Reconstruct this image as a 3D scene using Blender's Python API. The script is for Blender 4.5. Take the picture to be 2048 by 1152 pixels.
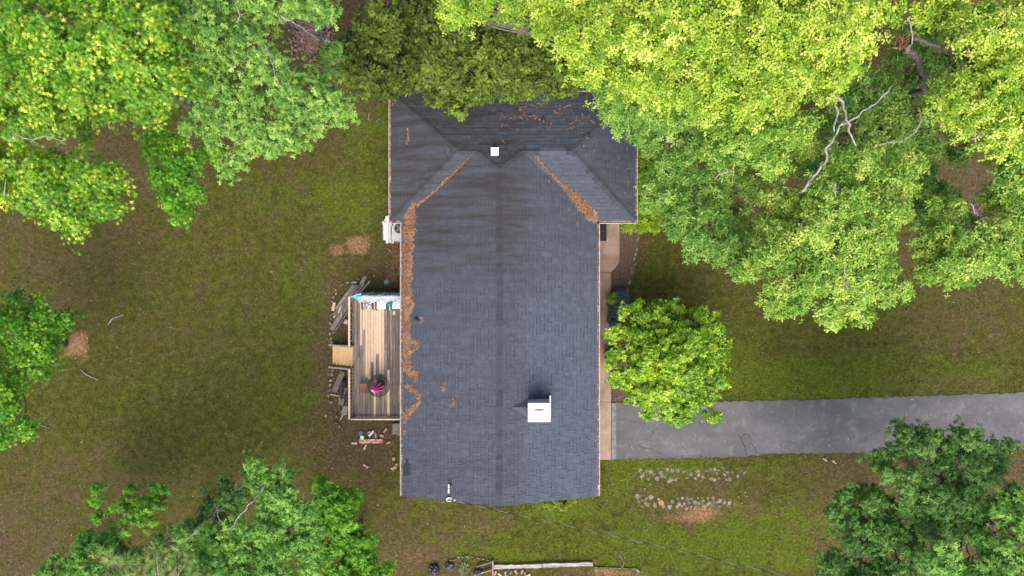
import bpy, math, random
import numpy as np
from mathutils import Vector, Matrix

# ------------------------------------------------------------------ clear
for o in list(bpy.data.objects):
    bpy.data.objects.remove(o)
SC = bpy.context.scene
COL = SC.collection
R = math.radians

# ------------------------------------------------------------------ camera (drone looking straight down, picture-up = +Y)
H, F = 38.0, 1406.0            # camera height in metres, focal length in photograph pixels
cd = bpy.data.cameras.new('camera')
cam = bpy.data.objects.new('camera', cd)
COL.objects.link(cam)
cam.location = (0, 0, H)
cd.sensor_width = 36.0
cd.lens = 36.0 * F / 2048.0
cd.clip_end = 2000
SC.camera = cam

# ------------------------------------------------------------------ sky, sun, exposure
SUN_EL, SUN_TURN = 54.0, 4.0
w = bpy.data.worlds.new('World')
SC.world = w
w.use_nodes = True
nt = w.node_tree
nt.nodes.clear()
sky = nt.nodes.new('ShaderNodeTexSky')
sky.sky_type = 'NISHITA'
sky.sun_disc = False
sky.sun_elevation = R(SUN_EL)
sky.sun_rotation = R(180 + SUN_TURN)
sky.air_density = 0.8
sky.dust_density = 4.0
sky.ozone_density = 0.6
bg = nt.nodes.new('ShaderNodeBackground')
bg.inputs[1].default_value = 0.15
wo = nt.nodes.new('ShaderNodeOutputWorld')
nt.links.new(sky.outputs[0], bg.inputs[0])
nt.links.new(bg.outputs[0], wo.inputs[0])
sl = bpy.data.lights.new('sun', 'SUN')
sl.energy = 1.5
sl.angle = R(52)
sl.color = (1.0, 0.95, 0.87)
so = bpy.data.objects.new('sun', sl)
COL.objects.link(so)
so.rotation_euler = (R(90 - SUN_EL), 0, R(SUN_TURN))
so.location = (0, -20, 60)
vs = SC.view_settings
vs.view_transform = 'Standard'
vs.look = 'None'
vs.exposure = 1.45
vs.gamma = 1.0
vs.use_curve_mapping = False
SC.render.engine = 'CYCLES'

# ------------------------------------------------------------------ helpers
def P(px, py, z=0.0):
    """photograph pixel + real height -> world point"""
    k = (H - z) / F
    return Vector(((px - 1024) * k, (576 - py) * k, z))

def tag(o, label=None, cat=None, group=None, kind=None):
    if label: o['label'] = label
    if cat: o['category'] = cat
    if group: o['group'] = group
    if kind: o['kind'] = kind
    return o

def empty(name, loc=(0, 0, 0), label=None, cat=None, group=None):
    o = bpy.data.objects.new(name, None)
    COL.objects.link(o)
    o.location = loc
    o.empty_display_size = 0.1
    return tag(o, label, cat, group)

def wt(o):
    return o.location + (wt(o.parent) if o.parent else Vector((0, 0, 0)))

def link(name, me, m, parent=None, local=False):
    o = bpy.data.objects.new(name, me)
    COL.objects.link(o)
    if m is not None and len(me.materials) == 0:
        me.materials.append(m)
    if parent is not None:
        o.parent = parent
        if not local:
            o.location = -wt(parent)      # meshes are written in world coordinates
    return o

class MB:
    def __init__(s): s.v = []; s.f = []; s.t = []
    def add(s, vs_, fs_, tone=0.5):
        n = len(s.v)
        s.v.extend([tuple(p) for p in vs_]); s.t.extend(tone if isinstance(tone, list) else [tone] * len(vs_))
        s.f.extend([tuple(i + n for i in f) for f in fs_])
        return s
    def box(s, c, size, rot=None, tone=0.5, taper=1.0):
        hx, hy, hz = size[0] / 2, size[1] / 2, size[2] / 2
        vv = []
        for z in (-1, 1):
            k = taper if z > 0 else 1.0
            for x, y in ((-1, -1), (1, -1), (1, 1), (-1, 1)):
                p = Vector((x * hx * k, y * hy * k, z * hz))
                if rot is not None: p = rot @ p
                vv.append(p + Vector(c))
        return s.add(vv, [(3, 2, 1, 0), (4, 5, 6, 7), (0, 1, 5, 4), (1, 2, 6, 5), (2, 3, 7, 6), (3, 0, 4, 7)], tone)
    def bar(s, a, b, wd, th, tone=0.5, up=(0, 0, 1)):
        a, b = Vector(a), Vector(b)
        d = (b - a); L = d.length; d.normalize()
        u = Vector(up)
        if abs(d.dot(u)) > 0.98: u = Vector((0, 1, 0))
        sd = d.cross(u).normalized(); u2 = sd.cross(d).normalized()
        rot = Matrix((d, sd, u2)).transposed()
        return s.box((a + b) / 2, (L, wd, th), rot, tone)
    def tube(s, pts, rad, n=6, tone=0.5, cap=True):
        pts = [Vector(p) for p in pts]
        if not hasattr(rad, '__len__'): rad = [rad] * len(pts)
        vv = []; ff = []
        prev = None
        for i, p in enumerate(pts):
            d = (pts[min(i + 1, len(pts) - 1)] - pts[max(i - 1, 0)])
            d = d.normalized() if d.length > 1e-9 else Vector((0, 0, 1))
            if prev is None:
                a = Vector((1, 0, 0)) if abs(d.x) < 0.8 else Vector((0, 1, 0))
            else: a = prev
            u = (a - d * a.dot(d)).normalized(); prev = u
            v2 = d.cross(u)
            for k in range(n):
                t = 2 * math.pi * k / n
                vv.append(p + (u * math.cos(t) + v2 * math.sin(t)) * rad[i])
        for i in range(len(pts) - 1):
            for k in range(n):
                k2 = (k + 1) % n
                ff.append((i * n + k, i * n + k2, (i + 1) * n + k2, (i + 1) * n + k))
        if cap:
            ff.append(tuple(reversed(range(n))))
            ff.append(tuple((len(pts) - 1) * n + k for k in range(n)))
        return s.add(vv, ff, tone)
    def lathe(s, c, prof, n=20, tone=0.5, close=True):
        vv = []; ff = []
        for r, z in prof:
            for k in range(n):
                t = 2 * math.pi * k / n
                vv.append((c[0] + r * math.cos(t), c[1] + r * math.sin(t), c[2] + z))
        for i in range(len(prof) - 1):
            for k in range(n):
                k2 = (k + 1) % n
                ff.append((i * n + k, i * n + k2, (i + 1) * n + k2, (i + 1) * n + k))
        if close:
            ff.append(tuple(reversed(range(n))))
            ff.append(tuple((len(prof) - 1) * n + k for k in range(n)))
        return s.add(vv, ff, tone)
    def prism(s, poly, z0, z1, tone=0.5):
        n = len(poly)
        vv = [(p[0], p[1], z0) for p in poly] + [(p[0], p[1], z1) for p in poly]
        ff = [tuple(reversed(range(n))), tuple(range(n, 2 * n))]
        ff += [(i, (i + 1) % n, n + (i + 1) % n, n + i) for i in range(n)]
        return s.add(vv, ff, tone)
    def mesh(s, name, smooth=False):
        me = bpy.data.meshes.new(name)
        me.from_pydata(s.v, [], s.f)
        at = me.attributes.new('tone', 'FLOAT', 'POINT')
        at.data.foreach_set('value', np.array(s.t, dtype=np.float32))
        if smooth:
            me.polygons.foreach_set('use_smooth', [True] * len(me.polygons))
        me.update()
        return me
    def build(s, name, m, parent=None, smooth=False, local=False):
        return link(name, s.mesh(name, smooth), m, parent, local)

# ------------------------------------------------------------------ materials
def N(nt, t, **kw):
    n = nt.nodes.new(t)
    for k, v in kw.items(): setattr(n, k, v)
    return n

def newmat(name):
    m = bpy.data.materials.new(name)
    m.use_nodes = True
    t = m.node_tree
    t.nodes.clear()
    out = N(t, 'ShaderNodeOutputMaterial')
    b = N(t, 'ShaderNodeBsdfPrincipled')
    t.links.new(b.outputs[0], out.inputs[0])
    return m, t, b, out

def ramp(t, fac, stops):
    r = N(t, 'ShaderNodeValToRGB')
    e = r.color_ramp.elements
    while len(e) < len(stops): e.new(0.5)
    for i, (p, c) in enumerate(stops):
        e[i].position = p
        e[i].color = (c[0], c[1], c[2], 1) if hasattr(c, '__len__') else (c, c, c, 1)
    if fac is not None: t.links.new(fac, r.inputs[0])
    return r.outputs[0]

def noise(t, scale, detail=4, rough=0.6, stretch=None, offset=(0, 0, 0), rot=0, dist=0.0, vec=None):
    if vec is None:
        g = N(t, 'ShaderNodeNewGeometry'); vec = g.outputs['Position']
    mp = N(t, 'ShaderNodeMapping')
    mp.inputs['Scale'].default_value = stretch or (1, 1, 1)
    mp.inputs['Location'].default_value = offset
    mp.inputs['Rotation'].default_value = (0, 0, rot)
    t.links.new(vec, mp.inputs[0])
    n = N(t, 'ShaderNodeTexNoise')
    n.inputs['Scale'].default_value = scale
    n.inputs['Detail'].default_value = detail
    n.inputs['Roughness'].default_value = rough
    n.inputs['Distortion'].default_value = dist
    t.links.new(mp.outputs[0], n.inputs['Vector'])
    return n.outputs[0]

def mix(t, fac, a, b, mode='MIX'):
    m = N(t, 'ShaderNodeMix', data_type='RGBA', blend_type=mode)
    for s, v in ((0, fac), (6, a), (7, b)):
        if hasattr(v, 'links') or hasattr(v, 'is_linked'):
            t.links.new(v, m.inputs[s])
        elif hasattr(v, '__len__'): m.inputs[s].default_value = (v[0], v[1], v[2], 1)
        else: m.inputs[s].default_value = v
    return m.outputs[2]

def mathn(t, op, a, b=0.0, clamp=False):
    m = N(t, 'ShaderNodeMath', operation=op, use_clamp=clamp)
    for i, v in enumerate((a, b)):
        if hasattr(v, 'is_linked'): t.links.new(v, m.inputs[i])
        else: m.inputs[i].default_value = v
    return m.outputs[0]

def attr(t, name):
    a = N(t, 'ShaderNodeAttribute', attribute_name=name)
    return a.outputs['Fac']

def bump(t, b, h, strength=0.3, dist=0.02):
    n = N(t, 'ShaderNodeBump')
    n.inputs['Strength'].default_value = strength
    n.inputs['Distance'].default_value = dist
    t.links.new(h, n.inputs['Height'])
    t.links.new(n.outputs[0], b.inputs['Normal'])

def objrand(t):
    return N(t, 'ShaderNodeObjectInfo').outputs['Random']

def simple(name, c1, c2, scale=6, rough=0.8, stretch=None, bmp=0.2, detail=5, spec=0.3, metal=0.0, rnd=0.0, bscale=None, contrast=(0.3, 0.7)):
    m, t, b, out = newmat(name)
    n = noise(t, scale, detail, 0.65, stretch)
    c = ramp(t, n, [(contrast[0], c1), (contrast[1], c2)])
    if rnd > 0:
        k = mathn(t, 'MULTIPLY_ADD', objrand(t), 2 * rnd)
        t.nodes[-1].inputs[2].default_value = 1 - rnd
        c = mix(t, 1.0, c, k, 'MULTIPLY')
    t.links.new(c, b.inputs['Base Color'])
    b.inputs['Roughness'].default_value = rough
    b.inputs['Specular IOR Level'].default_value = spec
    b.inputs['Metallic'].default_value = metal
    if bmp > 0: bump(t, b, noise(t, bscale or scale * 3, 5, 0.7, stretch), bmp, 0.02)
    return m

def leafmat(name, stops, trans=0.35, rough=0.5, spec=0.25, hue=None, tcol=None):
    """foliage: colour by the leaf's own tone, thin and translucent"""
    m, t, b, out = newmat(name)
    tn = attr(t, 'tone')
    n = noise(t, 0.35, 2, 0.5)
    tn = mathn(t, 'ADD', tn, mathn(t, 'MULTIPLY', mathn(t, 'SUBTRACT', n, 0.5), 0.5), True)
    c = ramp(t, tn, stops)
    t.links.new(c, b.inputs['Base Color'])
    b.inputs['Roughness'].default_value = rough
    b.inputs['Specular IOR Level'].default_value = spec
    tr = N(t, 'ShaderNodeBsdfTranslucent')
    t.links.new(mix(t, 1.0, c, tcol or (1.15, 1.1, 0.5), 'MULTIPLY'), tr.inputs[0])
    ms = N(t, 'ShaderNodeMixShader')
    ms.inputs[0].default_value = trans
    t.links.new(b.outputs[0], ms.inputs[1])
    t.links.new(tr.outputs[0], ms.inputs[2])
    t.links.new(ms.outputs[0], out.inputs[0])
    return m

M = {}
# --- lawn: moss, thin grass, bare earth and pine straw
def lawn_material(name, blades=False):
    m, t, b, out = newmat(name)
    big = noise(t, 0.16, 4, 0.6)
    mid = noise(t, 0.8, 5, 0.65, offset=(7, 3, 0))
    fine = noise(t, 6.0, 6, 0.75, offset=(1, 9, 0))
    vf = noise(t, 26.0, 4, 0.8)
    fm = noise(t, 2.6, 6, 0.72, offset=(3, 2, 0))
    g = ramp(t, fm, [(0.30, (0.030, 0.036, 0.006)), (0.5, (0.056, 0.058, 0.010)), (0.70, (0.096, 0.090, 0.020))])
    lush = ramp(t, fine, [(0.3, (0.038, 0.070, 0.005)), (0.7, (0.108, 0.136, 0.013))])
    br = ramp(t, fine, [(0.28, (0.034, 0.024, 0.011)), (0.5, (0.076, 0.053, 0.026)), (0.75, (0.155, 0.110, 0.060))])
    st = ramp(t, fine, [(0.25, (0.09, 0.050, 0.022)), (0.5, (0.19, 0.108, 0.052)), (0.75, (0.32, 0.20, 0.11))])
    mm = mathn(t, 'ADD', mathn(t, 'MULTIPLY', mid, 0.34), mathn(t, 'ADD', mathn(t, 'MULTIPLY', fm, 0.33), mathn(t, 'MULTIPLY', fine, 0.33)))
    def soft(a, k, gain, e0, e1):
        x = mathn(t, 'ADD', a, mathn(t, 'MULTIPLY', mathn(t, 'SUBTRACT', k, 0.5), gain))
        mr = N(t, 'ShaderNodeMapRange', interpolation_type='SMOOTHSTEP')
        mr.inputs[1].default_value = e0; mr.inputs[2].default_value = e1
        t.links.new(x, mr.inputs[0]); return mr.outputs[0]
    mm2 = noise(t, 1.1, 6, 0.75, offset=(30, 12, 0))
    c = mix(t, soft(attr(t, 'lush'), mm, 2.4, 0.15, 0.85), g, lush)
    c = mix(t, soft(attr(t, 'dirt'), mm2, 3.0, 0.10, 1.12), c, br)
    c = mix(t, soft(attr(t, 'straw'), mm, 2.2, 0.25, 1.0), c, st)
    if blades:
        k = mathn(t, 'MULTIPLY_ADD', attr(t, 'tone'), 1.5); t.nodes[-1].inputs[2].default_value = 0.65
        c = mix(t, 1.0, c, k, 'MULTIPLY')
    else:
        k = ramp(t, vf, [(0.25, 0.55), (0.75, 1.45)])
        c = mix(t, 1.0, c, k, 'MULTIPLY')
        c = mix(t, 1.0, c, ramp(t, noise(t, 12, 5, 0.75, offset=(2, 2, 0)), [(0.3, 0.62), (0.7, 1.4)]), 'MULTIPLY')
        bump(t, b, mathn(t, 'ADD', fine, vf), 1.0, 0.06)
    t.links.new(c, b.inputs['Base Color'])
    b.inputs['Roughness'].default_value = 0.95
    b.inputs['Specular IOR Level'].default_value = 0.1
    return m
M['lawn'] = lawn_material('lawn_ground')
M['blades'] = lawn_material('grass_blades', True)

# --- asphalt driveway
def asphalt():
    m, t, b, out = newmat('asphalt')
    a = noise(t, 0.45, 5, 0.6, stretch=(0.6, 1, 1))
    s = noise(t, 1.3, 6, 0.7, offset=(4, 4, 0), dist=0.6)
    f = noise(t, 60, 3, 0.8)
    c = ramp(t, a, [(0.3, (0.046, 0.046, 0.047)), (0.55, (0.071, 0.071, 0.073)), (0.75, (0.100, 0.100, 0.103))])
    c = mix(t, ramp(t, s, [(0.52, 0.0), (0.75, 0.55)]), c, (0.16, 0.16, 0.165))
    c = mix(t, ramp(t, s, [(0.22, 0.5), (0.40, 0.0)]), c, (0.055, 0.052, 0.05))
    c = mix(t, 1.0, c, ramp(t, f, [(0.2, 0.55), (0.8, 1.45)]), 'MULTIPLY')
    c = mix(t, 1.0, c, ramp(t, noise(t, 9, 6, 0.8, offset=(8, 8, 0)), [(0.3, 0.75), (0.7, 1.2)]), 'MULTIPLY')
    v = N(t, 'ShaderNodeTexVoronoi', feature='DISTANCE_TO_EDGE')
    v.inputs['Scale'].default_value = 0.42
    g = N(t, 'ShaderNodeNewGeometry')
    wn = N(t, 'ShaderNodeTexNoise'); wn.inputs['Scale'].default_value = 1.6; wn.inputs['Detail'].default_value = 5
    t.links.new(g.outputs['Position'], wn.inputs['Vector'])
    va = N(t, 'ShaderNodeVectorMath', operation='MULTIPLY_ADD')
    t.links.new(wn.outputs['Color'], va.inputs[0]); va.inputs[1].default_value = (0.9, 0.9, 0); t.links.new(g.outputs['Position'], va.inputs[2])
    t.links.new(va.outputs[0], v.inputs['Vector'])
    ck = ramp(t, v.outputs['Distance'], [(0.0, 0.9), (0.010, 0.0)])
    msk = ramp(t, noise(t, 0.3, 2, 0.5, offset=(20, 5, 0)), [(0.48, 0.0), (0.56, 0.9)])
    c = mix(t, mathn(t, 'MULTIPLY', ck, msk), c, (0.03, 0.028, 0.024))
    t.links.new(c, b.inputs['Base Color'])
    b.inputs['Roughness'].default_value = 0.85
    bump(t, b, f, 0.4, 0.01)
    return m
M['asphalt'] = asphalt()

def concrete():
    m, t, b, out = newmat('walk_concrete')
    a = noise(t, 0.8, 5, 0.7)
    s = noise(t, 2.5, 6, 0.7, offset=(2, 8, 0))
    c = ramp(t, a, [(0.3, (0.15, 0.105, 0.072)), (0.55, (0.25, 0.185, 0.135)), (0.75, (0.34, 0.27, 0.21))])
    c = mix(t, ramp(t, s, [(0.55, 0.0), (0.75, 0.6)]), c, (0.17, 0.10, 0.055))
    c = mix(t, ramp(t, s, [(0.25, 0.5), (0.4, 0.0)]), c, (0.42, 0.37, 0.31))
    t.links.new(c, b.inputs['Base Color'])
    b.inputs['Roughness'].default_value = 0.9
    bump(t, b, noise(t, 30, 5, 0.7), 0.3, 0.01)
    return m
M['concrete'] = concrete()

# --- asphalt shingles with real weather streaks (running down the west slope, thick under the cedars)
def shingle():
    m, t, b, out = newmat('asphalt_shingle')
    tn = attr(t, 'tone')
    c = ramp(t, tn, [(0.0, (0.016, 0.020, 0.027)), (0.2, (0.040, 0.049, 0.065)), (0.5, (0.053, 0.064, 0.086)), (1.0, (0.076, 0.090, 0.118))])
    gr = noise(t, 55, 3, 0.8)
    c = mix(t, 1.0, c, ramp(t, gr, [(0.25, 0.72), (0.75, 1.28)]), 'MULTIPLY')
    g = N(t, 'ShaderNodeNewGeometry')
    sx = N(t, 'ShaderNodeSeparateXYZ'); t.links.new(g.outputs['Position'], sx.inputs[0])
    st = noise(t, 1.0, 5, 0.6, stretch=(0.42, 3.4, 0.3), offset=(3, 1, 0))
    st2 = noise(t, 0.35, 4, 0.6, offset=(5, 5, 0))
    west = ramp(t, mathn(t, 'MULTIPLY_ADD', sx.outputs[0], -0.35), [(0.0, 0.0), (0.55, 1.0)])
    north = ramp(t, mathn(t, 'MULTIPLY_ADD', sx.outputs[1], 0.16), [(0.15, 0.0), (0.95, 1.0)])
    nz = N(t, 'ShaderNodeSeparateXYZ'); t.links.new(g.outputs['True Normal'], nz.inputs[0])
    off_south = ramp(t, mathn(t, 'MULTIPLY_ADD', nz.outputs[1], 1.0), [(0.0, 0.5), (0.25, 1.0)])   # darkening is weaker on slopes that face south
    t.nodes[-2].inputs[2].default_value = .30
    north = mathn(t, 'MULTIPLY', north, off_south)
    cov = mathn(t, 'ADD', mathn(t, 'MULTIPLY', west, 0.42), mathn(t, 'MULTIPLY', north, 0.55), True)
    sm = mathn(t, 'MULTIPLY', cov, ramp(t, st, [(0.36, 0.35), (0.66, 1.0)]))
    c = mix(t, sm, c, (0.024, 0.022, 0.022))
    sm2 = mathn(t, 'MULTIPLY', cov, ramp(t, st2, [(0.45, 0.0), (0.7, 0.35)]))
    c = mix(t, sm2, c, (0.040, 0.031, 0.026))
    t.links.new(c, b.inputs['Base Color'])
    b.inputs['Roughness'].default_value = 0.9
    b.inputs['Specular IOR Level'].default_value = 0.25
    bump(t, b, gr, 0.5, 0.01)
    return m
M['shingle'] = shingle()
M['underlay'] = simple('roof_underlay', (0.012, 0.013, 0.016), (0.02, 0.021, 0.025), 8, 0.95, bmp=0)
M['patch'] = simple('new_dark_shingle', (0.012, 0.013, 0.017), (0.022, 0.023, 0.028), 30, 0.9)
M['gutter'] = simple('gutter_metal', (0.30, 0.24, 0.22), (0.52, 0.48, 0.46), 7, 0.5, bmp=0.05)
M['fascia'] = simple('white_fascia', (0.62, 0.60, 0.57), (0.75, 0.74, 0.71), 4, 0.6, bmp=0.05)
M['brickwall'] = simple('house_siding', (0.22, 0.13, 0.10), (0.33, 0.2, 0.15), 8, 0.9)
M['stucco'] = simple('chimney_stucco', (0.30, 0.275, 0.235), (0.44, 0.41, 0.36), 9, 0.9)
M['capmetal'] = simple('white_chimney_cap', (0.55, 0.50, 0.46), (0.80, 0.79, 0.78), 3.0, 0.45, bmp=0.05)
M['flash'] = simple('galvanised_flashing', (0.36, 0.39, 0.43), (0.52, 0.55, 0.6), 10, 0.45, metal=0.3, bmp=0.05)
M['white'] = simple('white_paint', (0.36, 0.36, 0.36), (0.52, 0.52, 0.51), 5, 0.5, bmp=0.05)
M['black'] = simple('black_plastic', (0.010, 0.010, 0.011), (0.02, 0.02, 0.022), 10, 0.45, bmp=0.05)
M['darkmetal'] = simple('dark_metal', (0.018, 0.019, 0.021), (0.035, 0.036, 0.038), 10, 0.4, metal=0.2, bmp=0.05)
M['acmetal'] = simple('grey_cabinet_metal', (0.27, 0.26, 0.27), (0.36, 0.35, 0.36), 6, 0.5, bmp=0.05)
M['newwood'] = simple('new_pine_board', (0.40, 0.27, 0.165), (0.56, 0.41, 0.275), 3.0, 0.75, stretch=(9, 0.8, 3), rnd=0.16, bscale=8)
M['newtread'] = simple('new_stair_tread', (0.42, 0.255, 0.115), (0.58, 0.375, 0.18), 3.0, 0.75, stretch=(9, 0.8, 3), rnd=0.08, bscale=8)
M['greywood'] = simple('weathered_deck_board', (0.085, 0.068, 0.052), (0.235, 0.198, 0.160), 2.2, 0.9, stretch=(9, 0.7, 3), rnd=0.30, bscale=8)
M['oldwood'] = simple('weathered_plank', (0.088, 0.072, 0.060), (0.20, 0.175, 0.15), 4, 0.95, rnd=0.30)
M['palewood'] = simple('pale_scrap_wood', (0.26, 0.20, 0.14), (0.40, 0.32, 0.24), 6, 0.9, rnd=0.2)
M['railpaint'] = simple('pale_rail_wood', (0.36, 0.255, 0.175), (0.54, 0.41, 0.31), 3, 0.8, stretch=(2, 1, 1), bmp=0.1)
M['stone'] = simple('field_stone', (0.095, 0.080, 0.060), (0.225, 0.195, 0.16), 5, 0.95, rnd=0.38, bmp=0.6)
M['flagstone'] = simple('half_buried_flagstone', (0.066, 0.058, 0.036), (0.170, 0.148, 0.116), 3.5, 0.95, rnd=0.35, bmp=0.5, contrast=(.36, .6))
M['rusty_stone'] = simple('orange_stone', (0.22, 0.11, 0.05), (0.34, 0.18, 0.09), 5, 0.95, bmp=0.6)
M['brick'] = simple('loose_brick', (0.25, 0.13, 0.095), (0.40, 0.25, 0.19), 9, 0.95, rnd=0.22)
M['mulch'] = simple('mulch', (0.030, 0.019, 0.012), (0.125, 0.082, 0.056), 9, 0.95, bmp=0.9, detail=8, bscale=22)
M['bark'] = simple('oak_bark', (0.075, 0.062, 0.050), (0.22, 0.195, 0.165), 5, 0.95, stretch=(1, 1, 0.4), bmp=0.6)
M['darkbark'] = simple('mottled_dark_bark', (0.022, 0.017, 0.013), (0.12, 0.105, 0.09), 8, 0.95, bmp=0.8)
M['palebark'] = simple('bare_grey_branch', (0.075, 0.065, 0.055), (0.32, 0.30, 0.27), 6, 0.9, bmp=0.3)
M['rotwood'] = simple('broken_red_wood', (0.10, 0.045, 0.022), (0.26, 0.13, 0.065), 9, 0.95, bmp=0.8)
M['timber'] = simple('grey_landscape_timber', (0.11, 0.10, 0.09), (0.34, 0.32, 0.29), 3.5, 0.95, stretch=(0.7, 5, 1), bmp=0.6)
M['hose'] = M['black']
M['teal'] = simple('teal_plastic', (0.0, 0.22, 0.27), (0.02, 0.36, 0.41), 6, 0.4, bmp=0.3)
M['magenta'] = simple('magenta_canvas', (0.55, 0.006, 0.13), (0.78, 0.03, 0.30), 3, 0.7, bmp=0.1)
M['redmesh'] = simple('red_chair_mesh', (0.15, 0.050, 0.040), (0.22, 0.080, 0.064), 20, 0.7, bmp=0.2)
M['lime'] = simple('pale_green_plastic', (0.42, 0.62, 0.30), (0.47, 0.68, 0.35), 4, 0.4, bmp=0)
M['blue'] = simple('blue_plastic', (0.02, 0.05, 0.13), (0.09, 0.14, 0.26), 10, 0.6)
M['redpaint'] = simple('flaking_red_board', (0.30, 0.10, 0.085), (0.45, 0.37, 0.27), 7, 0.9, contrast=(0.47, 0.56))
M['litter'] = None

def plastic():
    m, t, b, out = newmat('crumpled_clear_plastic')
    n = noise(t, 7, 4, 0.6)
    c = ramp(t, n, [(0.3, (0.22, 0.26, 0.30)), (0.7, (0.50, 0.53, 0.56))])
    t.links.new(c, b.inputs['Base Color'])
    b.inputs['Roughness'].default_value = 0.25
    bump(t, b, noise(t, 14, 3, 0.6), 0.5, 0.03)
    tr = N(t, 'ShaderNodeBsdfTransparent')
    ms = N(t, 'ShaderNodeMixShader')
    ms.inputs[0].default_value = 0.34
    t.links.new(b.outputs[0], ms.inputs[1]); t.links.new(tr.outputs[0], ms.inputs[2])
    t.links.new(ms.outputs[0], out.inputs[0])
    return m
M['plastic'] = plastic()

def tint_glass():
    m, t, b, out = newmat('smoked_glass')
    b.inputs['Base Color'].default_value = (0.02, 0.025, 0.025, 1)
    b.inputs['Roughness'].default_value = 0.25
    b.inputs['Specular IOR Level'].default_value = 0.3
    tr = N(t, 'ShaderNodeBsdfTransparent'); tr.inputs[0].default_value = (0.75, 0.8, 0.78, 1)
    ms = N(t, 'ShaderNodeMixShader'); ms.inputs[0].default_value = 0.78
    t.links.new(b.outputs[0], ms.inputs[1]); t.links.new(tr.outputs[0], ms.inputs[2])
    t.links.new(ms.outputs[0], out.inputs[0])
    return m
M['glass'] = tint_glass()

def floral(name, ground, spot, scale):
    m, t, b, out = newmat(name)
    v = N(t, 'ShaderNodeTexVoronoi'); v.inputs['Scale'].default_value = scale
    g = N(t, 'ShaderNodeNewGeometry'); t.links.new(g.outputs['Position'], v.inputs['Vector'])
    c = mix(t, ramp(t, v.outputs['Distance'], [(0.30, 1.0), (0.42, 0.0)]), ground, spot)
    t.links.new(c, b.inputs['Base Color']); b.inputs['Roughness'].default_value = 0.8
    return m
M['floral'] = floral('flowered_sling', (0.16, 0.12, 0.11), (0.62, 0.60, 0.60), 9)
M['floral_pale'] = floral('pale_speckled_sling', (0.50, 0.53, 0.57), (0.27, 0.28, 0.33), 13)
M['offwhite'] = simple('off_white_sling', (0.55, 0.52, 0.47), (0.68, 0.66, 0.61), 5, 0.8)

def littermat():
    m, t, b, out = newmat('pine_needle_litter')
    c = ramp(t, attr(t, 'tone'), [(0.0, (0.035, 0.018, 0.010)), (0.35, (0.155, 0.070, 0.030)), (0.7, (0.33, 0.155, 0.062)), (0.9, (0.43, 0.25, 0.135)), (1.0, (0.55, 0.46, 0.37))])
    t.links.new(c, b.inputs['Base Color']); b.inputs['Roughness'].default_value = 0.9
    return m
M['litter'] = littermat()

# foliage materials (species colours)
M['sweetgum'] = leafmat('sweetgum_leaf', [(0.0, (0.030, 0.110, 0.005)), (0.45, (0.085, 0.220, 0.010)), (0.75, (0.190, 0.340, 0.014)), (1.0, (0.500, 0.540, 0.060))], 0.26)
M['oak'] = leafmat('oak_leaf', [(0.0, (0.042, 0.125, 0.018)), (0.5, (0.125, 0.260, 0.034)), (1.0, (0.300, 0.430, 0.085))], 0.26)
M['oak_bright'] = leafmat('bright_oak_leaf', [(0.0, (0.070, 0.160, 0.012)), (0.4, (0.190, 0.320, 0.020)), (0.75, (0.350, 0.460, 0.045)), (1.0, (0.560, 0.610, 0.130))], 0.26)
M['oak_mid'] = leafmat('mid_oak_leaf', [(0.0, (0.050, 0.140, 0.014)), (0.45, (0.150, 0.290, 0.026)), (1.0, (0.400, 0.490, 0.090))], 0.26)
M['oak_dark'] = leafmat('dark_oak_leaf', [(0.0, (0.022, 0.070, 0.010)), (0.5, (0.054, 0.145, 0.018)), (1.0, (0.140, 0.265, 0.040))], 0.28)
M['oak_blue'] = leafmat('deep_green_oak_leaf', [(0.0, (0.040, 0.130, 0.016)), (0.5, (0.105, 0.260, 0.032)), (1.0, (0.240, 0.410, 0.065))], 0.3)
M['maple'] = leafmat('maple_leaf', [(0.0, (0.028, 0.115, 0.006)), (0.5, (0.080, 0.245, 0.010)), (1.0, (0.230, 0.430, 0.022))], 0.32)
M['cedar'] = leafmat('cedar_spray', [(0.0, (0.026, 0.038, 0.006)), (0.5, (0.060, 0.098, 0.011)), (1.0, (0.140, 0.205, 0.022))], 0.15, rough=0.8, tcol=(1.485, 1.470, 0.660))
M['magnolia'] = leafmat('magnolia_leaf', [(0.0, (0.040, 0.120, 0.003)), (0.45, (0.120, 0.260, 0.004)), (0.8, (0.270, 0.420, 0.008)), (1.0, (0.480, 0.560, 0.040))], 0.3, rough=0.35, spec=0.4)
M['hedge'] = leafmat('hedge_leaf', [(0.0, (0.075, 0.160, 0.005)), (0.5, (0.165, 0.288, 0.007)), (1.0, (0.345, 0.464, 0.012))], 0.3)
M['spruce'] = leafmat('blue_shrub_needle', [(0.0, (0.024, 0.042, 0.044)), (1.0, (0.085, 0.125, 0.130))], 0.1, tcol=(1, 1, 1))
M['pine'] = leafmat('pine_needle', [(0.0, (0.070, 0.150, 0.020)), (0.5, (0.150, 0.245, 0.045)), (1.0, (0.330, 0.400, 0.130))], 0.2, tcol=(1, 1, 0.8))
M['yucca'] = leafmat('yucca_blade', [(0.0, (0.080, 0.120, 0.050)), (1.0, (0.240, 0.290, 0.150))], 0.15)
M['weed'] = leafmat('weed_leaf', [(0.0, (0.080, 0.130, 0.005)), (1.0, (0.240, 0.290, 0.012))], 0.3)
M['twigs'] = M['palebark']

# ------------------------------------------------------------------ ground
rng = np.random.default_rng(11)

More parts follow.
